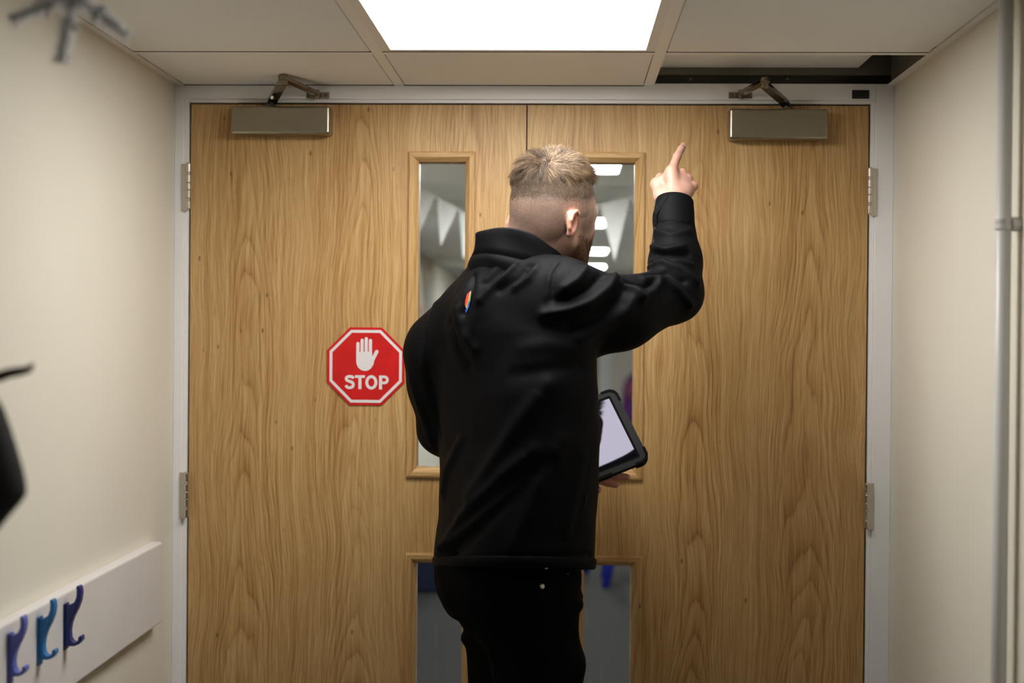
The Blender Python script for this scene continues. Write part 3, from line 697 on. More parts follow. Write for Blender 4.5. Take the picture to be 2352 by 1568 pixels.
SR_ = P(1296, 692, -.615); E_R = P(1550, 674, -.475); W_R = P(1548, 478, -.375); M_R = P(1430, 717, -.555)
SL_ = P(1015, 812, -.425); M_L = P(1012, 890, -.415); E_L = P(1018, 985, -.40); W_L = P(1285, 1095, -.235)
NB = P(1190, 610, -.545)
g = G3((P(905, 700, -.5)[0], -.80, lv[0, 0]-.07), (P(1640, 700, -.5)[0], -.08, P(1500, 430, -.4)[2]), .004)
F = torso(g)
F = smin(F, cone(g, P(1150, 640, -.535), SL_+(.006, 0, -.0), .060, .070), .05)
F = smin(F, cone(g, P(1215, 640, -.56), SR_, .058, .074), .05)
F = smin(F, cone(g, SL_, M_L, .078, .064), .045)
F = smin(F, cone(g, M_L, E_L, .063, .052), .03)
F = smin(F, cone(g, E_L, W_L, .054, .040), .02)
F = smin(F, cone(g, SR_, M_R, .080, .0705), .03); F = smin(F, cone(g, P(1316, 774, -.57), P(1398, 748, -.56), .054, .052), .015)
F = smin(F, cone(g, M_R, E_R, .070, .055), .03)
F = smin(F, cone(g, E_R, P(1551, 600, -.435), .056, .053), .025)
F = smin(F, cone(g, P(1552, 600, -.435), P(1547, 500, -.385), .054, .0425), .02)
F = smin(F, cone(g, P(1547, 500, -.385), P(1549, 452, -.365), .0425, .0385), .01)
WC = P(1549, 464, -.370)
# back muscles: shoulder blades fill
F = smin(F, ell(g, P(1180, 730, -.585), (.12, .07, .10)), .06)
# open the sleeve end at the raised wrist
wd = (W_R-P(1552, 600, -.435)); wd /= np.linalg.norm(wd)
cut = (g.X-WC[0])*wd[0]+(g.Y-WC[1])*wd[1]+(g.Z-WC[2])*wd[2]
F = np.maximum(F, np.where((g.Z > 1.62) & (g.X > P(1480, 500, -.4)[0]), cut, -1))
co, fc = surf(g, F); co = relax(co, fc, 3)
del F, cut
# folds pressed into the cloth: (pixel line, height, half width)
folds = [
    ([(1292, 598), (1274, 626), (1267, 655), (1265, 690)], -.0035, .0035), ([(1283, 600), (1262, 632), (1256, 680)], .002, .008),
    ([(1412, 636), (1392, 664), (1354, 692), (1300, 712), (1250, 722)], .011, .013), ([(1380, 634), (1356, 664), (1320, 684), (1285, 690)], -.008, .012),
    ([(1345, 618), (1325, 645), (1300, 662)], .008, .011), ([(1440, 650), (1425, 690), (1380, 722), (1310, 750)], -.007, .014), ([(1470, 664), (1440, 712), (1400, 742), (1330, 775)], .007, .016),
    ([(1431, 648), (1456, 668), (1472, 687)], .008, .008), ([(1472, 690), (1497, 672), (1516, 648)], .009, .010), ([(1445, 648), (1480, 660), (1500, 650)], -.007, .008),
    ([(1484, 618), (1525, 606), (1570, 622), (1600, 650)], .007, .009), ([(1490, 632), (1530, 624), (1570, 645)], -.008, .009), ([(1480, 640), (1520, 640), (1560, 668), (1585, 700)], .007, .010),
    ([(1497, 566), (1530, 574), (1570, 566)], .006, .008), ([(1500, 582), (1535, 590), (1580, 584)], -.006, .008), ([(1497, 600), (1540, 596), (1590, 610)], .005, .008), ([(1505, 530), (1545, 540), (1585, 530)], .004, .009), ([(1503, 512), (1545, 508), (1590, 514)], -.003, .005),
    ([(1165, 600), (1140, 616), (1118, 640)], .003, .010), ([(1186, 604), (1160, 634), (1125, 662), (1105, 690)], .006, .010), ([(1215, 612), (1190, 640), (1150, 665)], -.005, .010), ([(1235, 612), (1215, 640), (1185, 660)], .006, .010), ([(1172, 610), (1150, 628), (1125, 655)], -.003, .008),
    ([(1087, 632), (1085, 660), (1078, 692), (1066, 720)], -.006, .007), ([(1099, 650), (1097, 680), (1092, 720), (1080, 770)], .004, .014), ([(1068, 660), (1058, 695), (1050, 740)], .004, .014), ([(1050, 690), (1062, 760), (1090, 800)], .006, .014), ([(1030, 740), (1050, 800), (1075, 840)], -.006, .014),
    ([(1000, 700), (985, 760), (975, 830)], .004, .014), ([(985, 860), (1000, 930), (1012, 1000)], -.005, .014), ([(945, 870), (965, 940), (990, 1010)], .004, .012),
    ([(1258, 885), (1190, 970), (1130, 1060), (1080, 1140)], .006, .020), ([(1226, 1033), (1154, 1090), (1063, 1188), (1020, 1254)], .007, .016), ([(1260, 1060), (1180, 1130), (1090, 1220), (1040, 1270)], -.006, .016), ([(1212, 1100), (1146, 1156), (1056, 1232), (1010, 1268)], .006, .013),
    ([(1290, 1010), (1250, 1080), (1210, 1180), (1180, 1250)], .005, .02), ([(1340, 1050), (1320, 1130), (1300, 1220)], .004, .016), ([(1060, 1010), (1025, 1080), (1018, 1130)], .005, .014), ([(1200, 800), (1260, 790), (1340, 800)], .004, .02), ([(1180, 860), (1250, 850), (1330, 840)], -.004, .018),
    ([(1002, 1290), (1080, 1288), (1154, 1284), (1250, 1280), (1356, 1273)], -.004, .005)]
nv = vnorm(co, fc); bvh = BVHTree.FromPolygons(co.tolist(), fc.tolist())
def hit(px, py, b=None):
    d = ray(px, py); r = (b or bvh).ray_cast(Vector(CAM), Vector(d/np.linalg.norm(d)))
    return (np.array(r[0]), np.array(r[1])) if r[0] is not None else (None, None)
disp = np.zeros(len(co))
for line, h, wdt in folds:
    q = []
    for (a, b) in zip(line[:-1], line[1:]):
        for s in np.linspace(0, 1, 5)[:-1]: q.append((a[0]+(b[0]-a[0])*s, a[1]+(b[1]-a[1])*s))
    q.append(line[-1]); pts = [hit(*p)[0] for p in q]; pts = [p for p in pts if p is not None]
    if len(pts) < 2: continue
    pts = np.array(pts); lo = pts.min(0)-.06; hi = pts.max(0)+.06; sel = np.nonzero(((co > lo) & (co < hi)).all(1))[0]
    dm = np.full(len(sel), 9.); tt = np.zeros(len(sel)); n_ = len(pts)-1
    for i in range(n_):
        d = seg_dist(co[sel], pts[i], pts[i+1]); up_ = d < dm; dm[up_] = d[up_]; tt[up_] = i/n_
    fade = np.minimum(1, np.minimum(tt+.25, 1.25-tt)*3); disp[sel] += 1.35*h*np.exp(-(dm/(wdt*.85))**2)*fade
disp += (vnoise(co, 14., 3)-.5)*.004+(vnoise(co, 30., 5)-.5)*.002
co = co+nv*disp[:, None]; co = relax(co, fc, 1, .4)
jkt = finish('jacket', qmesh('jacket', co, fc), 'jacket', person, smooth=True)
tag(jkt, 'black softshell jacket with stand-up collar')
jb = BVHTree.FromPolygons(co.tolist(), fc.tolist())
# hem band: a slightly proud strip round the bottom
hb = MB(); n = 64; z0, cx, cy, a, b, an = lv[0]
def ringat(z, off):
    p = [np.interp(z, lv[:, 0], lv[:, i]) for i in range(1, 6)]; o = []
    for j in range(n):
        t_ = 2*math.pi*j/n; cu_, su_ = math.cos(t_), math.sin(t_); e = 2/2.3
        u = math.copysign(abs(cu_)**e, cu_)*(p[2]+off); v = math.copysign(abs(su_)**e, su_)*(p[3]+off); c, s = math.cos(p[4]), math.sin(p[4])
        o.append((p[0]+u*c+v*s, p[1]-u*s+v*c, z+HEMS*(-u*s+v*c)))
    return o
rg_ = [ringat(z0-.004, -.012), ringat(z0-.005, .001), ringat(z0, .0035), ringat(z0+.014, .0045), ringat(z0+.017, .002), ringat(z0+.018, -.006)]
vs_ = [p for r in rg_ for p in r]; fs = [(i*n+j, i*n+(j+1) % n, (i+1)*n+(j+1) % n, (i+1)*n+j) for i in range(len(rg_)-1) for j in range(n)]
hb.add(vs_, fs).build('hem_band', 'jacket_trim', jkt, smooth=True)
# stand-up collar: a tilted shell round the neck
cc = P(1196, 611, -.525); n = 72; rgs = []
Fd = np.array([math.sin(math.radians(43)), math.cos(math.radians(43))])
for (h, off) in ((-.085, .004), (-.055, .010), (-.03, .0135), (-.0165, .0105), (-.0150, .0060), (-.0125, .0085), (0., .0045), (.012, .0025), (.024, .0005), (.034, -.0005), (.0375, -.0025), (.0365, -.005), (.02, -.006), (-.02, -.004)):
    o = []
    for j in range(n):
        t_ = 2*math.pi*j/n; x, y = math.cos(t_), math.sin(t_); dt_ = x*Fd[0]+y*Fd[1]
        z = cc[2]+h*(1.0+.12*math.sin(3*t_))-.036*dt_-.008*max(0, dt_)**2
        wob = .0022*math.sin(5*t_+h*60)+.0015*math.sin(9*t_+1)
        o.append((cc[0]+x*(.0955+off+wob), cc[1]+y*(.098+off+wob), z))
    rgs.append(o)
vs_ = [p for r in rgs for p in r]; fs = [(i*n+j, i*n+(j+1) % n, (i+1)*n+(j+1) % n, (i+1)*n+j) for i in range(len(rgs)-1) for j in range(n)]
MB().add(vs_, fs).build('collar', 'jacket', jkt, smooth=True)
# raised cuff, with a tab standing off at the left
def perp(d):
    d = np.array(d)/np.linalg.norm(d); u = np.cross(d, (0, 1, 0)); u /= np.linalg.norm(u); return u, np.cross(d, u)
def cuff(a, b, r0, r1, name):
    a = np.array(a); b = np.array(b); u, v = perp(b-a); n = 40; rr = []
    for (s, dr) in ((0, -.004), (0, .002), (.5, .0025), (.93, .002), (1., 0.), (.98, -.003), (.5, -.004)):
        c = a+(b-a)*s; r = r0+(r1-r0)*s+dr; rr.append([c+u*math.cos(2*math.pi*j/n)*r+v*math.sin(2*math.pi*j/n)*r*.92 for j in range(n)])
    vs_ = [p for q in rr for p in q]; fs = [(i*n+j, i*n+(j+1) % n, (i+1)*n+(j+1) % n, (i+1)*n+j) for i in range(len(rr)-1) for j in range(n)]
    MB().add(vs_, fs).build(name, 'jacket_trim', jkt, smooth=True)
cuff(P(1547, 514, -.391), P(1549, 459, -.368), .0432, .0388, 'cuff')
q = [P(1502, 520, -.415), P(1500, 488, -.408), P(1512, 464, -.402), P(1532, 441, -.402), P(1534, 452, -.408), P(1522, 470, -.412), P(1510, 492, -.416), P(1508, 518, -.42)]
MB().prism(q, [p+np.array([0, .004, 0]) for p in q]).build('cuff_tab', 'jacket_trim', jkt, bevel=.0012)
# rainbow emblem half hidden in the spine fold; zip pull at the side
em = [((1081, 668), (1075, 690), (1070, 706), (1068, 700), (1069, 690), (1073, 676), 'em_red'), ((1082, 669), (1078, 690), (1071, 708), (1070, 706), (1075, 690), (1081, 668), 'em_yellow'), ((1082.5, 672), (1080, 692), (1074, 711), (1071, 708), (1077, 690), (1081, 672), 'em_green'), ((1080, 692), (1077, 706), (1070, 719), (1069, 712), (1073, 708), (1077, 694), 'em_blue')]
emo = None
for row in em:
    q = []
    for p in row[:-1]:
        h, nn = hit(*p, jb)
        if h is None: continue
        q.append(h+np.array([0, -.0035, 0]))
    if len(q) < 3: continue
    mb = MB().prism(q, [p+np.array([0, .003, 0]) for p in q])
    if emo is None: emo = mb.build('emblem', row[-1], jkt); tag(emo, 'small rainbow emblem on the back')
    else: mb.build('emblem', row[-1], jkt)
h, nn = hit(1344, 1150, jb)
if h is not None: MB().obox(h+nn*.001, (1, 0, 0), (0, 1, 0), (.1, 0, 1), .0016, .002, .011).build('zip_pull', 'shoe_black', jkt, bevel=.0006)

# ---- trousers and shoes ------------------------------------------------------
fwd = np.array([math.sin(math.radians(68)), math.cos(math.radians(68)), 0]); rgt = np.array([fwd[1], -fwd[0], 0])
PC = P(1178, 1345, -.52)
hipR = P(1191, 1390, -.52)+rgt*.075; hipL = P(1194, 1390, -.52)-rgt*.075
kR = P(1196, 1700, -.52)+rgt*.085+fwd*.03; kL = P(1192, 1700, -.52)-rgt*.085+fwd*.01
kR[2] = .50; kL[2] = .50
aR = kR-fwd*.05; aR[2] = .09; aL = kL-fwd*.06; aL[2] = .09
g = G3((PC[0]-.26, -.86, .02), (PC[0]+.26, -.22, lv[0, 0]+.09), .0055)
ax = (rgt, fwd, np.array([0, 0, 1.]))
F = ell(g, P(1174, 1330, -.52), (.168, .140, .135), ax)
F = smin(F, ell(g, P(1130, 1348, -.55)+rgt*.06, (.080, .082, .080), ax), .05); F = smin(F, ell(g, P(1130, 1348, -.50)-rgt*.06, (.080, .082, .080), ax), .05)
F = smin(F, cone(g, P(1158, 1300, -.52), P(1158, 1240, -.52), .132, .125), .05)
F = smin(F, cone(g, hipR, kR, .099, .071), .04); L_ = cone(g, hipL, kL, .098, .070)
F = smin(F, L_, .02)
F = smin(F, cone(g, kR, aR, .070, .055), .03); F = smin(F, cone(g, kL, aL, .070, .055), .03)
F = np.maximum(F, .025-g.Z); F = np.maximum(F, g.Z-(lv[0, 0]+.075))
co, fc = surf(g, F); co = relax(co, fc, 3); nv = vnorm(co, fc)
disp = (vnoise(co*[1, 1, .55], 22., 9)-.5)*.009+(vnoise(co, 9., 2)-.5)*.006
for (pp, h, wdt) in (((1064, 1480), .010, .014), ((1332, 1372), .008, .010), ((1337, 1505), .010, .03), ((1052, 1425), -.008, .012)):
    p = P(*pp, -.52); d = np.hypot(co[:, 0]-p[0], co[:, 2]-p[2]); disp += h*np.exp(-(d/wdt)**2)
co = co+nv*disp[:, None]
tr = finish('trousers', qmesh('trousers', co, fc), 'trouser', person, smooth=True); tag(tr, 'black trousers with pale pocket rivets')
tb = BVHTree.FromPolygons(co.tolist(), fc.tolist())
for (px, py, r) in ((1245, 1346, .0048), (1254, 1302, .0044)):
    h, nn = hit(px, py, tb)
    if h is not None: MB().tube([h-nn*.002, h+nn*.0012, h+nn*.002], [r, r, r*.6], 20).build('rivet', 'rivet', tr, smooth=False)
for (px, py) in ((1298, 1297), (1303, 1317)):
    h, nn = hit(px, py, tb)
    if h is not None: MB().tube([h-nn*.002, h+nn*.0015, h+nn*.003], [.0022, .0022, .001], 12).build('key_ring', 'chrome', tr)
for (ak) in (aR, aL):
    g = G3(ak+np.array([-.20, -.18, -.092]), ak+np.array([.28, .22, .07]), .005)
    p0 = ak+np.array([0, 0, -.045]); F = cone(g, p0-fwd*.045, p0+fwd*.10, .042, .042); F = smin(F, cone(g, p0+fwd*.10, p0+fwd*.165+np.array([0, 0, -.012]), .042, .031), .03); F = smin(F, cone(g, p0, ak+(0, 0, .03), .042, .045), .03)
    F = np.maximum(F, .012-g.Z); co, fc = surf(g, F); co = relax(co, fc, 2)
    sh = finish('shoe', qmesh('shoe', co, fc), 'shoe_black', person, smooth=True)
    out = []
    sd = np.cross(fwd, (0, 0, 1))
    for i in range(28):
        an = 2*math.pi*i/28; c = p0+fwd*.06; out.append((c[0]+fwd[0]*.150*math.cos(an)+sd[0]*.047*math.sin(an), c[1]+fwd[1]*.150*math.cos(an)+sd[1]*.047*math.sin(an)))
    MB().prism([(x, y, .0) for x, y in out], [(x, y, .018) for x, y in out]).build('sole', 'sole_grey', sh, bevel=.003)

# ---- body: head, neck, hands and what the clothes cover ------------------------
HY = -.52; TH = math.radians(37); HO = P(1270, 517, HY)                 # between the ears
hf = np.array([math.sin(TH), math.cos(TH), 0]); hr = np.array([math.cos(TH), -math.sin(TH), 0]); hu = np.array([0, 0, 1.])
tilt = math.radians(2.5); hu2 = hu*math.cos(tilt)-hf*math.sin(tilt)*-1; hu2 /= np.linalg.norm(hu2); hf2 = np.cross(hu2, hr)
HAX = (hr, hf2, hu2)
def H(x, y, z): return HO+hr*x+hf2*y+hu2*z
g = G3(HO+np.array([-.15, -.16, -.22]), HO+np.array([.16, .16, .17]), .0024)
F = ell(g, H(0, -.002, .052), (.0765, .0955, .092), HAX)
F = smin(F, ell(g, H(0, -.022, .018), (.070, .068, .070), HAX), .03)
F = smin(F, ell(g, H(0, .040, .005), (.062, .054, .078), HAX), .03)
F = smin(F, ell(g, H(0, .044, -.050), (.047, .042, .050), HAX), .03)
F = smin(F, cone(g, H(.050, -.004, -.040), H(.014, .066, -.085), .016, .016), .025); F = smin(F, cone(g, H(-.050, -.004, -.040), H(-.014, .066, -.085), .016, .016), .025)
F = smin(F, cone(g, H(-.012, .070, -.088), H(.012, .070, -.088), .017, .017), .02)
F = smin(F, cone(g, H(-.035, .078, .030), H(.035, .078, .030), .012, .012), .018)              # brow
for sx in (-1, 1):
    F = smax(F, -ell(g, H(sx*.032, .094, .010), (.018, .010, .011), HAX), .010)               # eye sockets
    F = smin(F, ell(g, H(sx*.032, .080, .009), (.0125, .0125, .0115), HAX), .004)
    F = smin(F, ell(g, H(sx*.040, .052, -.012), (.018, .016, .016), HAX), .018)
F = smin(F, cone(g, H(0, .088, .018), H(0, .107, -.018), .007, .0105), .012); F = smin(F, cone(g, H(-.010, .098, -.023), H(.010, .098, -.023), .0065, .0065), .008)
F = smin(F, cone(g, H(-.018, .090, -.047), H(.018, .090, -.047), .0065, .0065), .006); F = smin(F, cone(g, H(-.016, .089, -.058), H(.016, .089, -.058), .0072, .0072), .005)
nb = P(1212, 650, -.515)
F = smin(F, cone(g, H(0, -.024, -.005), nb, .056, .060), .028)
F = smin(F, cone(g, H(-.02, -.03, -.02), P(1175, 600, -.515), .040, .046), .03)
# ears: helix rim, bowl, lobe
for sx in (-1, 1):
    def E(u, v, o): return H(sx*(.0715+o*(1. if sx > 0 else .5)), -.036+(u+.22*v)*.95, -.006+v*.86)         # u forward, v up, o out
    er = ell(g, E(-.004, .004, .0055), (.0075, .0155, .024), HAX)
    rim = [E(.010, .015, .006), E(.009, .026, .009), E(-.004, .032, .0125), E(-.015, .025, .0145), E(-.0195, .008, .0145), E(-.0155, -.010, .012), E(-.007, -.023, .008)]
    er = smin(er, cone(g, E(-.005, -.024, .006), E(-.001, -.018, .005), .0064, .006), .006)
    er = smax(er, -ell(g, E(-.002, .004, .013), (.0095, .0088, .0155), HAX), .003)
    for a, b in zip(rim[:-1], rim[1:]): er = smin(er, cone(g, a, b, .0034, .0034), .003)
    er = smin(er, cone(g, E(.010, -.005, .004), E(.009, .004, .004), .004, .004), .004)
    F = smin(F, er, .006)
hco, hfc = surf(g, F); hco = relax(hco, hfc, 2, .45); hn = vnorm(hco, hfc)
loc = np.stack([(hco-HO)@hr, (hco-HO)@hf2, (hco-HO)@hu2], -1)
# colouring: skin, stubble fade, beard, pink ears
SK = np.array([.56, .34, .255]); ST = np.array([.125, .092, .070]); BE = np.array([.14, .072, .036]); EAR = np.array([.66, .29, .21])
x, y, z = loc.T
nz_ = (vnoise(loc, 45., 1)-.5)*.5; n2_ = (vnoise(loc, 400., 8)-.5)*.4; n3_ = vnoise(loc, 24., 4)-.5
hairline = np.interp(y, [-.11, -.05, -.02, .01, .05, .1], [-.047, -.042, .006, .008, .035, .075])+.008*n3_*2   # lower end of the stubble
cut_ = np.interp(y, [-.10, -.06, 0, .05, .1], [.064, .062, .066, .078, .095])                               # lower edge of the long hair
fade = smoothstep(-.004, .030, z-hairline)*(.30+.70*smoothstep(.0, .055, z-hairline))*(.75+.5*nz_)
band = .5*np.exp(-((z-(hairline+.010))/.009)**2)*(y < .02)                                                # darker line left by the clipper
fade = np.clip(fade*.60+.30*smoothstep(-.005, .012, z-hairline)+band*(.8+nz_)+.5*smoothstep(.032, -.002, cut_-z), 0, 1); fade = np.where(z > cut_-.008, np.maximum(fade, .85), fade)
side = smoothstep(.045, .06, np.abs(x))*smoothstep(-.022, .012, y)*smoothstep(.065, .035, y)*smoothstep(-.03, -.005, z)*.6       # sideburn
fade = np.clip(np.maximum(fade, side*(.8+nz_)), 0, 1)*(1+.35*n2_)
beard = smoothstep(-.012, -.035, z+.15*(y-.03))*smoothstep(-.022, .012, y)*smoothstep(-.135, -.115, z); beard = np.clip(beard*(.85+nz_*.5)*(1+.3*n2_), 0, 1)
earw = smoothstep(.072, .079, np.abs(x))*smoothstep(1.25, .8, np.sqrt(((y+.035)/.022)**2+((z+.004)/.030)**2))
col = SK+(ST-SK)*np.clip(fade, 0, 1)[:, None]; col = col+(BE-col)*np.clip(beard, 0, .95)[:, None]; col = col+(EAR-col)*(earw*.9)[:, None]
red = np.exp(-(((np.abs(x)-.07)/.02)**2+((y+.03)/.02)**2+((z-.025)/.02)**2)); col = col+(np.array([.66, .28, .20])-col)*(.30*red*(1-earw))[:, None]
lips = np.exp(-((z+.053)/.009)**2)*(y > .085)*(np.abs(x) < .022); col = col+(np.array([.5, .2, .17])-col)*(.6*lips)[:, None]

parts = [(hco, hfc, col)]
def addpart(g, F, c, it=2):
    co, fc = surf(g, F); co = relax(co, fc, it, .45); parts.append((co, fc, np.tile(c, (len(co), 1)) if np.ndim(c) == 1 else c(co)))
# torso, arms and legs inside the clothes
g = G3((P(905, 700, -.5)[0], -.80, .05), (P(1640, 700, -.5)[0], -.10, 1.75), .011)
F = torso(g, -.022, zbot=lv[0, 0]+.03); F = smin(F, ell(g, P(1174, 1330, -.52), (.14, .112, .115), ax), .03)
for a, b, r0, r1 in ((SL_, E_L, .05, .038), (E_L, W_L, .038, .026), (SR_, E_R, .052, .040), (E_R, W_R, .040, .028), (hipR, kR, .075, .05), (hipL, kL, .075, .05), (kR, aR, .05, .034), (kL, aL, .05, .034), (nb, P(1185, 700, -.54), .055, .07)):
    F = smin(F, cone(g, a, b, r0, r1), .03)
addpart(g, F, SK)
# right hand: back of the hand to the camera, index finger pointing up
wr = P(1549, 470, -.372)
mcp = [P(1543.5, 392, -.338), P(1566, 398, -.322), P(1580, 411, -.322), P(1593, 428, -.328)]
g = G3(wr+np.array([-.075, -.06, -.05]), wr+np.array([.085, .17, .15]), .0016)
F = cone(g, W_R+(W_R-P(1552, 600, -.435))*-.3, wr, .030, .027)
for q, r0, r1 in zip(mcp, (.014, .0135, .0132, .0125), (.0108, .0106, .0102, .0092)):
    F = smin(F, cone(g, wr+(q-wr)*.22, q, r0+.004, r1), .012)
F = smin(F, cone(g, P(1542, 448, -.352), P(1572, 440, -.345), .016, .015), .015)
ip = [mcp[0], P(1555, 360, -.305), P(1564, 343, -.283), P(1570, 333.5, -.268)]
fg = cone(g, ip[0], ip[1], .0105, .0090); fg = smin(fg, cone(g, ip[1], ip[2], .0090, .0080), .004); fg = smin(fg, cone(g, ip[2], ip[3], .0080, .0068), .003)
F = smin(F, fg, .006)
for k in (1, 2, 3):          # curled fingers: knuckle forward, then back into the palm
    q = mcp[k]; r = (.0098, .0095, .0086)[k-1]
    p1 = q+np.array([.001-.003*k, .040-.003*k, -.002-.002*k]); p2 = p1+np.array([-.006, -.004, -.028]); p3 = p2+np.array([-.006, -.022, .004])
    F = smin(F, cone(g, q, p1, r*1.06, r), .005); F = smin(F, cone(g, p1, p2, r, r*.92), .003); F = smin(F, cone(g, p2, p3, r*.92, r*.8), .003)
t0 = P(1520, 452, -.350); t1 = P(1507, 424, -.322); t2 = P(1516, 408, -.296); t3 = P(1534, 404, -.278)
F = smin(F, cone(g, wr+(-.012, .01, 0), t0, .018, .0155), .014); F = smin(F, cone(g, t0, t1, .0155, .0118), .012); F = smin(F, cone(g, mcp[0]+(-.002, .004, -.010), t1+(.006, .0, .004), .0105, .010), .02)
F = smin(F, cone(g, t1, t2, .0112, .0098), .004); F = smin(F, cone(g, t2, t3, .0098, .0080), .003)
def handcol(co):
    c = np.tile(np.array([.44, .258, .197]), (len(co), 1)); n = vnoise(co, 70., 3)[:, None]
    k = np.zeros(len(co))
    for q in mcp: k = np.maximum(k, np.exp(-(np.linalg.norm(co-q, axis=1)/.013)**2))
    k = np.maximum(k, np.exp(-(np.linalg.norm(co-ip[3], axis=1)/.012)**2))
    return c+(np.array([.50, .215, .16])-c)*(.55*k[:, None]+.12*n)
addpart(g, F, handcol)
# left hand: palm up under the tablet, fingertips showing
TBy = -.215
f1 = [P(1335, 1082, TBy), P(1390, 1089, TBy), P(1418, 1092, TBy), P(1440, 1095, TBy)]
f2 = [P(1330, 1092, TBy-.01), P(1372, 1101, TBy-.008), P(1396, 1108, TBy-.008), P(1415, 1113, TBy-.008)]
f3 = [P(1322, 1104, TBy-.018), P(1345, 1113, TBy-.016), P(1362, 1119, TBy-.016), P(1375, 1124, TBy-.016)]
f4 = [P(1312, 1112, TBy-.024), P(1330, 1122, TBy-.022), P(1343, 1128, TBy-.022), P(1352, 1131, TBy-.022)]
wl = W_L; g = G3(P(1375, 1100, TBy)+np.array([-.14, -.09, -.07]), P(1375, 1100, TBy)+np.array([.09, .07, .08]), .0016)
F = cone(g, E_L+(W_L-E_L)*.8, wl, .027, .026)
for f, r in ((f1, .0098), (f2, .0100), (f3, .0094), (f4, .0082)):
    F = smin(F, cone(g, wl, f[0], .018, r*1.25), .012)
    F = smin(F, cone(g, f[0], f[1], r*1.1, r*.98), .003); F = smin(F, cone(g, f[1], f[2], r*.98, r*.92), .003); F = smin(F, cone(g, f[2], f[3], r*.92, r*.78), .002)
F = smin(F, cone(g, wl+(.01, -.005, .01), P(1325, 1068, TBy-.045), .016, .0115), .01); F = smin(F, cone(g, P(1325, 1068, TBy-.045), P(1345, 1048, TBy-.05), .0112, .009), .004)
addpart(g, F, np.array([.60, .27, .20]))
vo = 0; cos, fcs, cls = [], [], []
for c_, f_, k_ in parts: cos.append(c_); fcs.append(f_+vo); cls.append(k_); vo += len(c_)
bme = qmesh('body', np.concatenate(cos), np.concatenate(fcs))
setcol(bme, np.concatenate(cls)); body = finish('body', bme, 'skin', person, smooth=True); tag(body, 'fair skinned head, neck and hands')
# fingernails
MB().obox(P(1572, 332, -.2755), (.83, -.1, -.45), (.4, -.6, .7), (-.3, .3, .8), .0036, .0009, .0048).build('fingernail', mat('nail', (.44, .24, .19), .35), body, bevel=.001)

# ---- hair ------------------------------------------------------------------------
def strands(name, roots, dirs, nrm, length, radius, colr, lift, curlv, parent, seg=5, gravity=0.):
    # tapered three-sided strands grown along the scalp
    n = len(roots); V = np.zeros((n, seg+1, 3, 3)); p = roots.copy(); d = dirs.copy()
    a = np.cross(d, nrm); a /= np.linalg.norm(a, axis=1, keepdims=True)+1e-9
    for i in range(seg+1):
        s = i/seg; r = (radius*(1-.82*s))[:, None]
        b = np.cross(a, d); b /= np.linalg.norm(b, axis=1, keepdims=True)+1e-9
        for j in range(3): an = 2*math.pi*j/3; V[:, i, j] = p+r*(a*math.cos(an)+b*math.sin(an))
        stepv = d*(1.)+nrm*(lift*(1-1.3*s))[:, None]+curlv*s+np.array([0, 0, -gravity])*s
        stepv /= np.linalg.norm(stepv, axis=1, keepdims=True); p = p+stepv*(length/seg)[:, None]
    base = (np.arange(n)*(seg+1)*3)[:, None]
    f = []
    for i in range(seg):
        for j in range(3): f.append(np.stack([base[:, 0]+i*3+j, base[:, 0]+i*3+(j+1) % 3, base[:, 0]+(i+1)*3+(j+1) % 3, base[:, 0]+(i+1)*3+j], -1))
    me = qmesh(name, V.reshape(-1, 3), np.concatenate(f)); setcol(me, np.repeat(colr, (seg+1)*3, axis=0))
    return finish(name, me, 'hair_strands', parent, smooth=True)
wh = np.array([.030, -.055, .122])                                        # crown whorl in head space
def flow(l, nl):
    rel = l-wh; rel = rel-nl*(rel*nl).sum(1, keepdims=True); dist = np.linalg.norm(rel, axis=1, keepdims=True); rad = rel/(dist+1e-6)
    spin = np.cross(nl, rad); d = rad+spin*(.75*np.exp(-dist/.045))
    front = smoothstep(-.03, .06, l[:, 1])[:, None]*smoothstep(.06, .1, l[:, 2])[:, None]
    d = d*(1-.75*front)+np.array([.55, .75, .15])*front
    d = d-nl*(d*nl).sum(1, keepdims=True); return d/(np.linalg.norm(d, axis=1, keepdims=True)+1e-9)
nloc = np.stack([hn@hr, hn@hf2, hn@hu2], -1)
cutv = np.interp(loc[:, 1], [-.10, -.06, 0, .05, .1], [.064, .062, .066, .078, .100])
cand = np.nonzero((loc[:, 2] > cutv-.012) & (loc[:, 1] < .083))[0]
def tohead(d): return d[:, :1]*hr+d[:, 1:2]*hf2+d[:, 2:]*hu2
NCL, PER = 1150, 22
ci = rng.choice(cand, NCL, replace=True)
gi = np.repeat(ci, PER); jit = rng.normal(size=(len(gi), 3))*.0036
rl = loc[gi]+jit; nl_ = nloc[gi]; rl = rl-nl_*((rl-loc[gi])*nl_).sum(1, keepdims=True)
rw = HO+tohead(rl); dl = flow(rl, nl_)
cd_ = flow(loc[ci], nloc[ci])+rng.normal(size=(NCL, 3))*.24; cdr = np.repeat(cd_, PER, 0)
conv = -(rl-loc[gi])*70                                                # locks close up towards their tips
dl = dl*.35+cdr*.65+rng.normal(size=dl.shape)*.06; dl = dl-nl_*(dl*nl_).sum(1, keepdims=True)*.8; dl /= np.linalg.norm(dl, axis=1, keepdims=True)
up_ = rl[:, 2]-np.interp(rl[:, 1], [-.10, -.06, 0, .05, .1], [.064, .062, .066, .078, .100])
lenb = .0035+.0345*smoothstep(-.008, .062, up_)+.027*smoothstep(.02, .07, rl[:, 1])*smoothstep(.02, .05, up_)
dw = np.linalg.norm(rl-wh, axis=1); lenb *= .55+.45*smoothstep(.0, .035, dw)
lenb *= .75+.5*rng.random(len(gi))
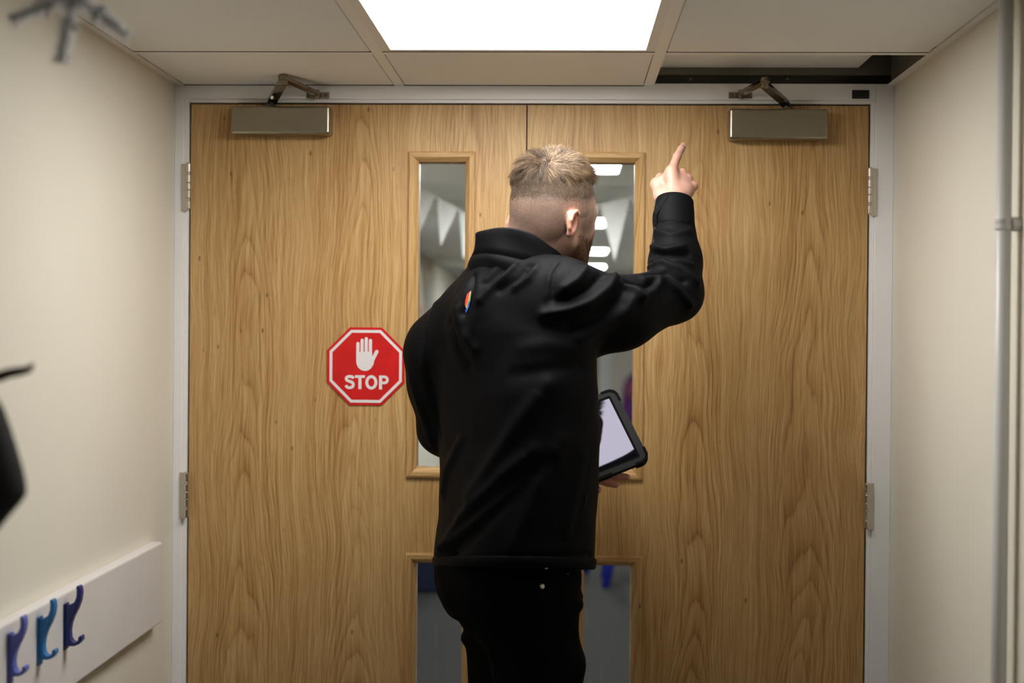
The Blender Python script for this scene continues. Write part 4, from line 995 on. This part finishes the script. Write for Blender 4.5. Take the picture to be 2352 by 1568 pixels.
liftv = -.06+1.26*smoothstep(.022, .075, up_)+1.0*smoothstep(.02, .075, rl[:, 1])*smoothstep(.02, .05, up_)
tone = np.repeat(rng.random(NCL), PER)*.72+rng.random(len(gi))*.28
c0, c1, c2 = np.array([.028, .018, .011]), np.array([.122, .076, .041]), np.array([.36, .25, .148])
cl = np.where(tone[:, None] < .5, c0+(c1-c0)*(tone[:, None]/.5), c1+(c2-c1)*((tone[:, None]-.5)/.5))
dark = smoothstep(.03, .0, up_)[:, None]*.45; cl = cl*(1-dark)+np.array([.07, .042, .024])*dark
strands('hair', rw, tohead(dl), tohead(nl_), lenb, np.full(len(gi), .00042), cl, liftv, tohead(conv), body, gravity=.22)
# clipped sides and back
cand = np.nonzero((fade > .12) & (loc[:, 2] < cutv+.022) & (earw < .1))[0]; wgt = np.clip(fade[cand], 0, 1)**1.6*(.35+.65*smoothstep(.05, .0, cutv[cand]-loc[cand, 2])); ci = rng.choice(cand, 20000, p=wgt/wgt.sum())
jit = rng.normal(size=(len(ci), 3))*.0012; rl = loc[ci]+jit; nl_ = nloc[ci]; rl = rl-nl_*(jit*nl_).sum(1, keepdims=True)
dn = np.tile(np.array([0, -.35, -1.]), (len(ci), 1))+rng.normal(size=(len(ci), 3))*.25; dn = dn-nl_*(dn*nl_).sum(1, keepdims=True); dn /= np.linalg.norm(dn, axis=1, keepdims=True)
ln = (.0011+.0085*smoothstep(.030, -.020, cutv[ci]-loc[ci, 2])**1.5)*(.7+.6*rng.random(len(ci)))
strands('clipped_hair', HO+tohead(rl), tohead(dn), tohead(nl_), ln, np.full(len(ci), .00022), np.tile([.13, .086, .054], (len(ci), 1))*(.6+.9*rng.random((len(ci), 1))), np.full(len(ci), .16), np.zeros((len(ci), 3)), body, seg=2)
cand = np.nonzero(beard > .4)[0]; ci = rng.choice(cand, 5000)
jit = rng.normal(size=(len(ci), 3))*.0012; rl = loc[ci]+jit; nl_ = nloc[ci]; rl = rl-nl_*(jit*nl_).sum(1, keepdims=True)
dn = np.tile(np.array([0, .25, -1.]), (len(ci), 1))+rng.normal(size=(len(ci), 3))*.3; dn = dn-nl_*(dn*nl_).sum(1, keepdims=True); dn /= np.linalg.norm(dn, axis=1, keepdims=True)
strands('beard', HO+tohead(rl), tohead(dn), tohead(nl_), .003+.004*rng.random(len(ci)), np.full(len(ci), .00025), np.tile([.13, .068, .034], (len(ci), 1))*(.5+rng.random((len(ci), 1))), np.full(len(ci), .45), np.zeros((len(ci), 3)), body, seg=2)

# ---- tablet ------------------------------------------------------------------------
en = np.array([-.041, -.859, .510]); en /= np.linalg.norm(en)
A = P(1412, 889, -.150)
def onp(px, py): d = ray(px, py); return CAM+d*(((A-CAM)@en)/(d@en))
Bc = onp(1495.5, 1056); ev = Bc-A; Lh = np.linalg.norm(ev); ev /= Lh        # down the right edge
eu = onp(1365, 1106)-Bc; eu -= ev*(eu@ev); eu /= np.linalg.norm(eu)
Lw = .262
tc_ = A+ev*Lh/2+eu*Lw/2
tb_ = empty('tablet', tuple(tc_), 'tablet in a rugged black and grey case held in the left hand', 'tablet')
def rr(w_, h_, r, cx_=0., cy_=0., k=6):
    o = []
    for (sx, sy, a0) in ((1, 1, 0), (-1, 1, 90), (-1, -1, 180), (1, -1, 270)):
        for i in range(k+1): an = math.radians(a0+90*i/k); o.append((cx_+sx*(w_/2-r)+r*math.cos(an), cy_+sy*(h_/2-r)+r*math.sin(an)))
    return o
def tp(u, v, n_): return tc_-eu*u+ev*v+en*n_                               # u to the right, v down, n towards the screen side
def slab(o, n0, n1): return MB().prism([tp(u, v, n0) for u, v in o], [tp(u, v, n1) for u, v in o])
def ringslab(o, i_, n0, n1):
    mb = MB(); k = len(o)
    for a in range(k):
        b = (a+1) % k; q = [o[a], o[b], i_[b], i_[a]]; mb.prism([tp(u, v, n0) for u, v in q], [tp(u, v, n1) for u, v in q])
    return mb
slab(rr(Lw-.006, Lh-.006, .020), -.016, -.004).build('case_back', 'tablet_rubber', tb_, bevel=.002)
ringslab(rr(Lw-.005, Lh-.005, .020), rr(Lw-.038, Lh-.032, .005), -.005, .0015).build('case_bezel', 'tablet_case', tb_)
slab(rr(Lw-.036, Lh-.030, .005), -.003, -.0008).build('screen', 'tablet_glass', tb_)
ringslab(rr(Lw-.038, Lh-.032, .005), rr(Lw-.047, Lh-.041, .003), -.002, .0004).build('screen_border', 'tablet_rubber', tb_)
for sx in (-1, 1):
    for sy in (-1, 1):
        o, i_ = [], []
        cx_, cy_ = sx*(Lw/2-.022), sy*(Lh/2-.022)
        pts = [(cx_-sx*.014, cy_+sy*.022)]+[(cx_+.022*sx*math.sin(math.radians(t_)), cy_+.022*sy*math.cos(math.radians(t_))) for t_ in range(0, 91, 10)]+[(cx_+sx*.022, cy_-sy*.014)]
        mb = MB(); ins = [(u-sx*.0055 if abs(u-cx_) > .0 or True else u, v-sy*.0055) for u, v in pts]
        ins = [(cx_-sx*.014, cy_+sy*.016)]+[(cx_+.016*sx*math.sin(math.radians(t_)), cy_+.016*sy*math.cos(math.radians(t_))) for t_ in range(0, 91, 10)]+[(cx_+sx*.016, cy_-sy*.014)]
        for a in range(len(pts)-1):
            q = [pts[a], pts[a+1], ins[a+1], ins[a]]; mb.prism([tp(u, v, -.0155) for u, v in q], [tp(u, v, .003) for u, v in q])
        mb.build('corner_bumper', 'tablet_rubber', tb_)
slab(rr(.022, .006, .003, .070, -Lh/2+.010), .001, .0019).build('button_slot', 'tablet_rubber', tb_)
slab(rr(.075, .006, .002, .0, Lh/2-.0035), -.012, .0025).build('edge_grip', 'tablet_rubber', tb_)

# ---- black coat hung in the foreground ------------------------------------------------
bagp = [(840, -150, -60), (900, -150, -28), (940, -148, 0), (985, -148, 17), (1030, -150, 32), (1080, -152, 47), (1115, -155, 54), (1135, -160, 55), (1155, -170, 42), (1180, -185, 20), (1215, -200, -8), (1260, -210, -60)]
ct = empty('hanging_bag', tuple(P(-60, 1260, BY)), 'black soft bag hanging at the left edge of the picture', 'bag')
rings = []
for (py, l, r) in bagp:
    a, b = P(l, py, BY), P(r, py, BY); rings.append((((a[0]+b[0])/2, BY, a[2]), (b[0]-a[0])/2, .05))
rings = rings[::-1]
loft(rings, 32).build('bag_body', 'coat_black', ct, smooth=True)
top = np.array(rings[-1][0]); q = np.array(pk[6])
MB().tube([top+(-.02, 0, -.01), q+(0, 0, .004), q+(0, .006, .012), top+(.02, .012, -.01)], .004, 8).build('bag_strap', 'coat_black', ct, smooth=True)
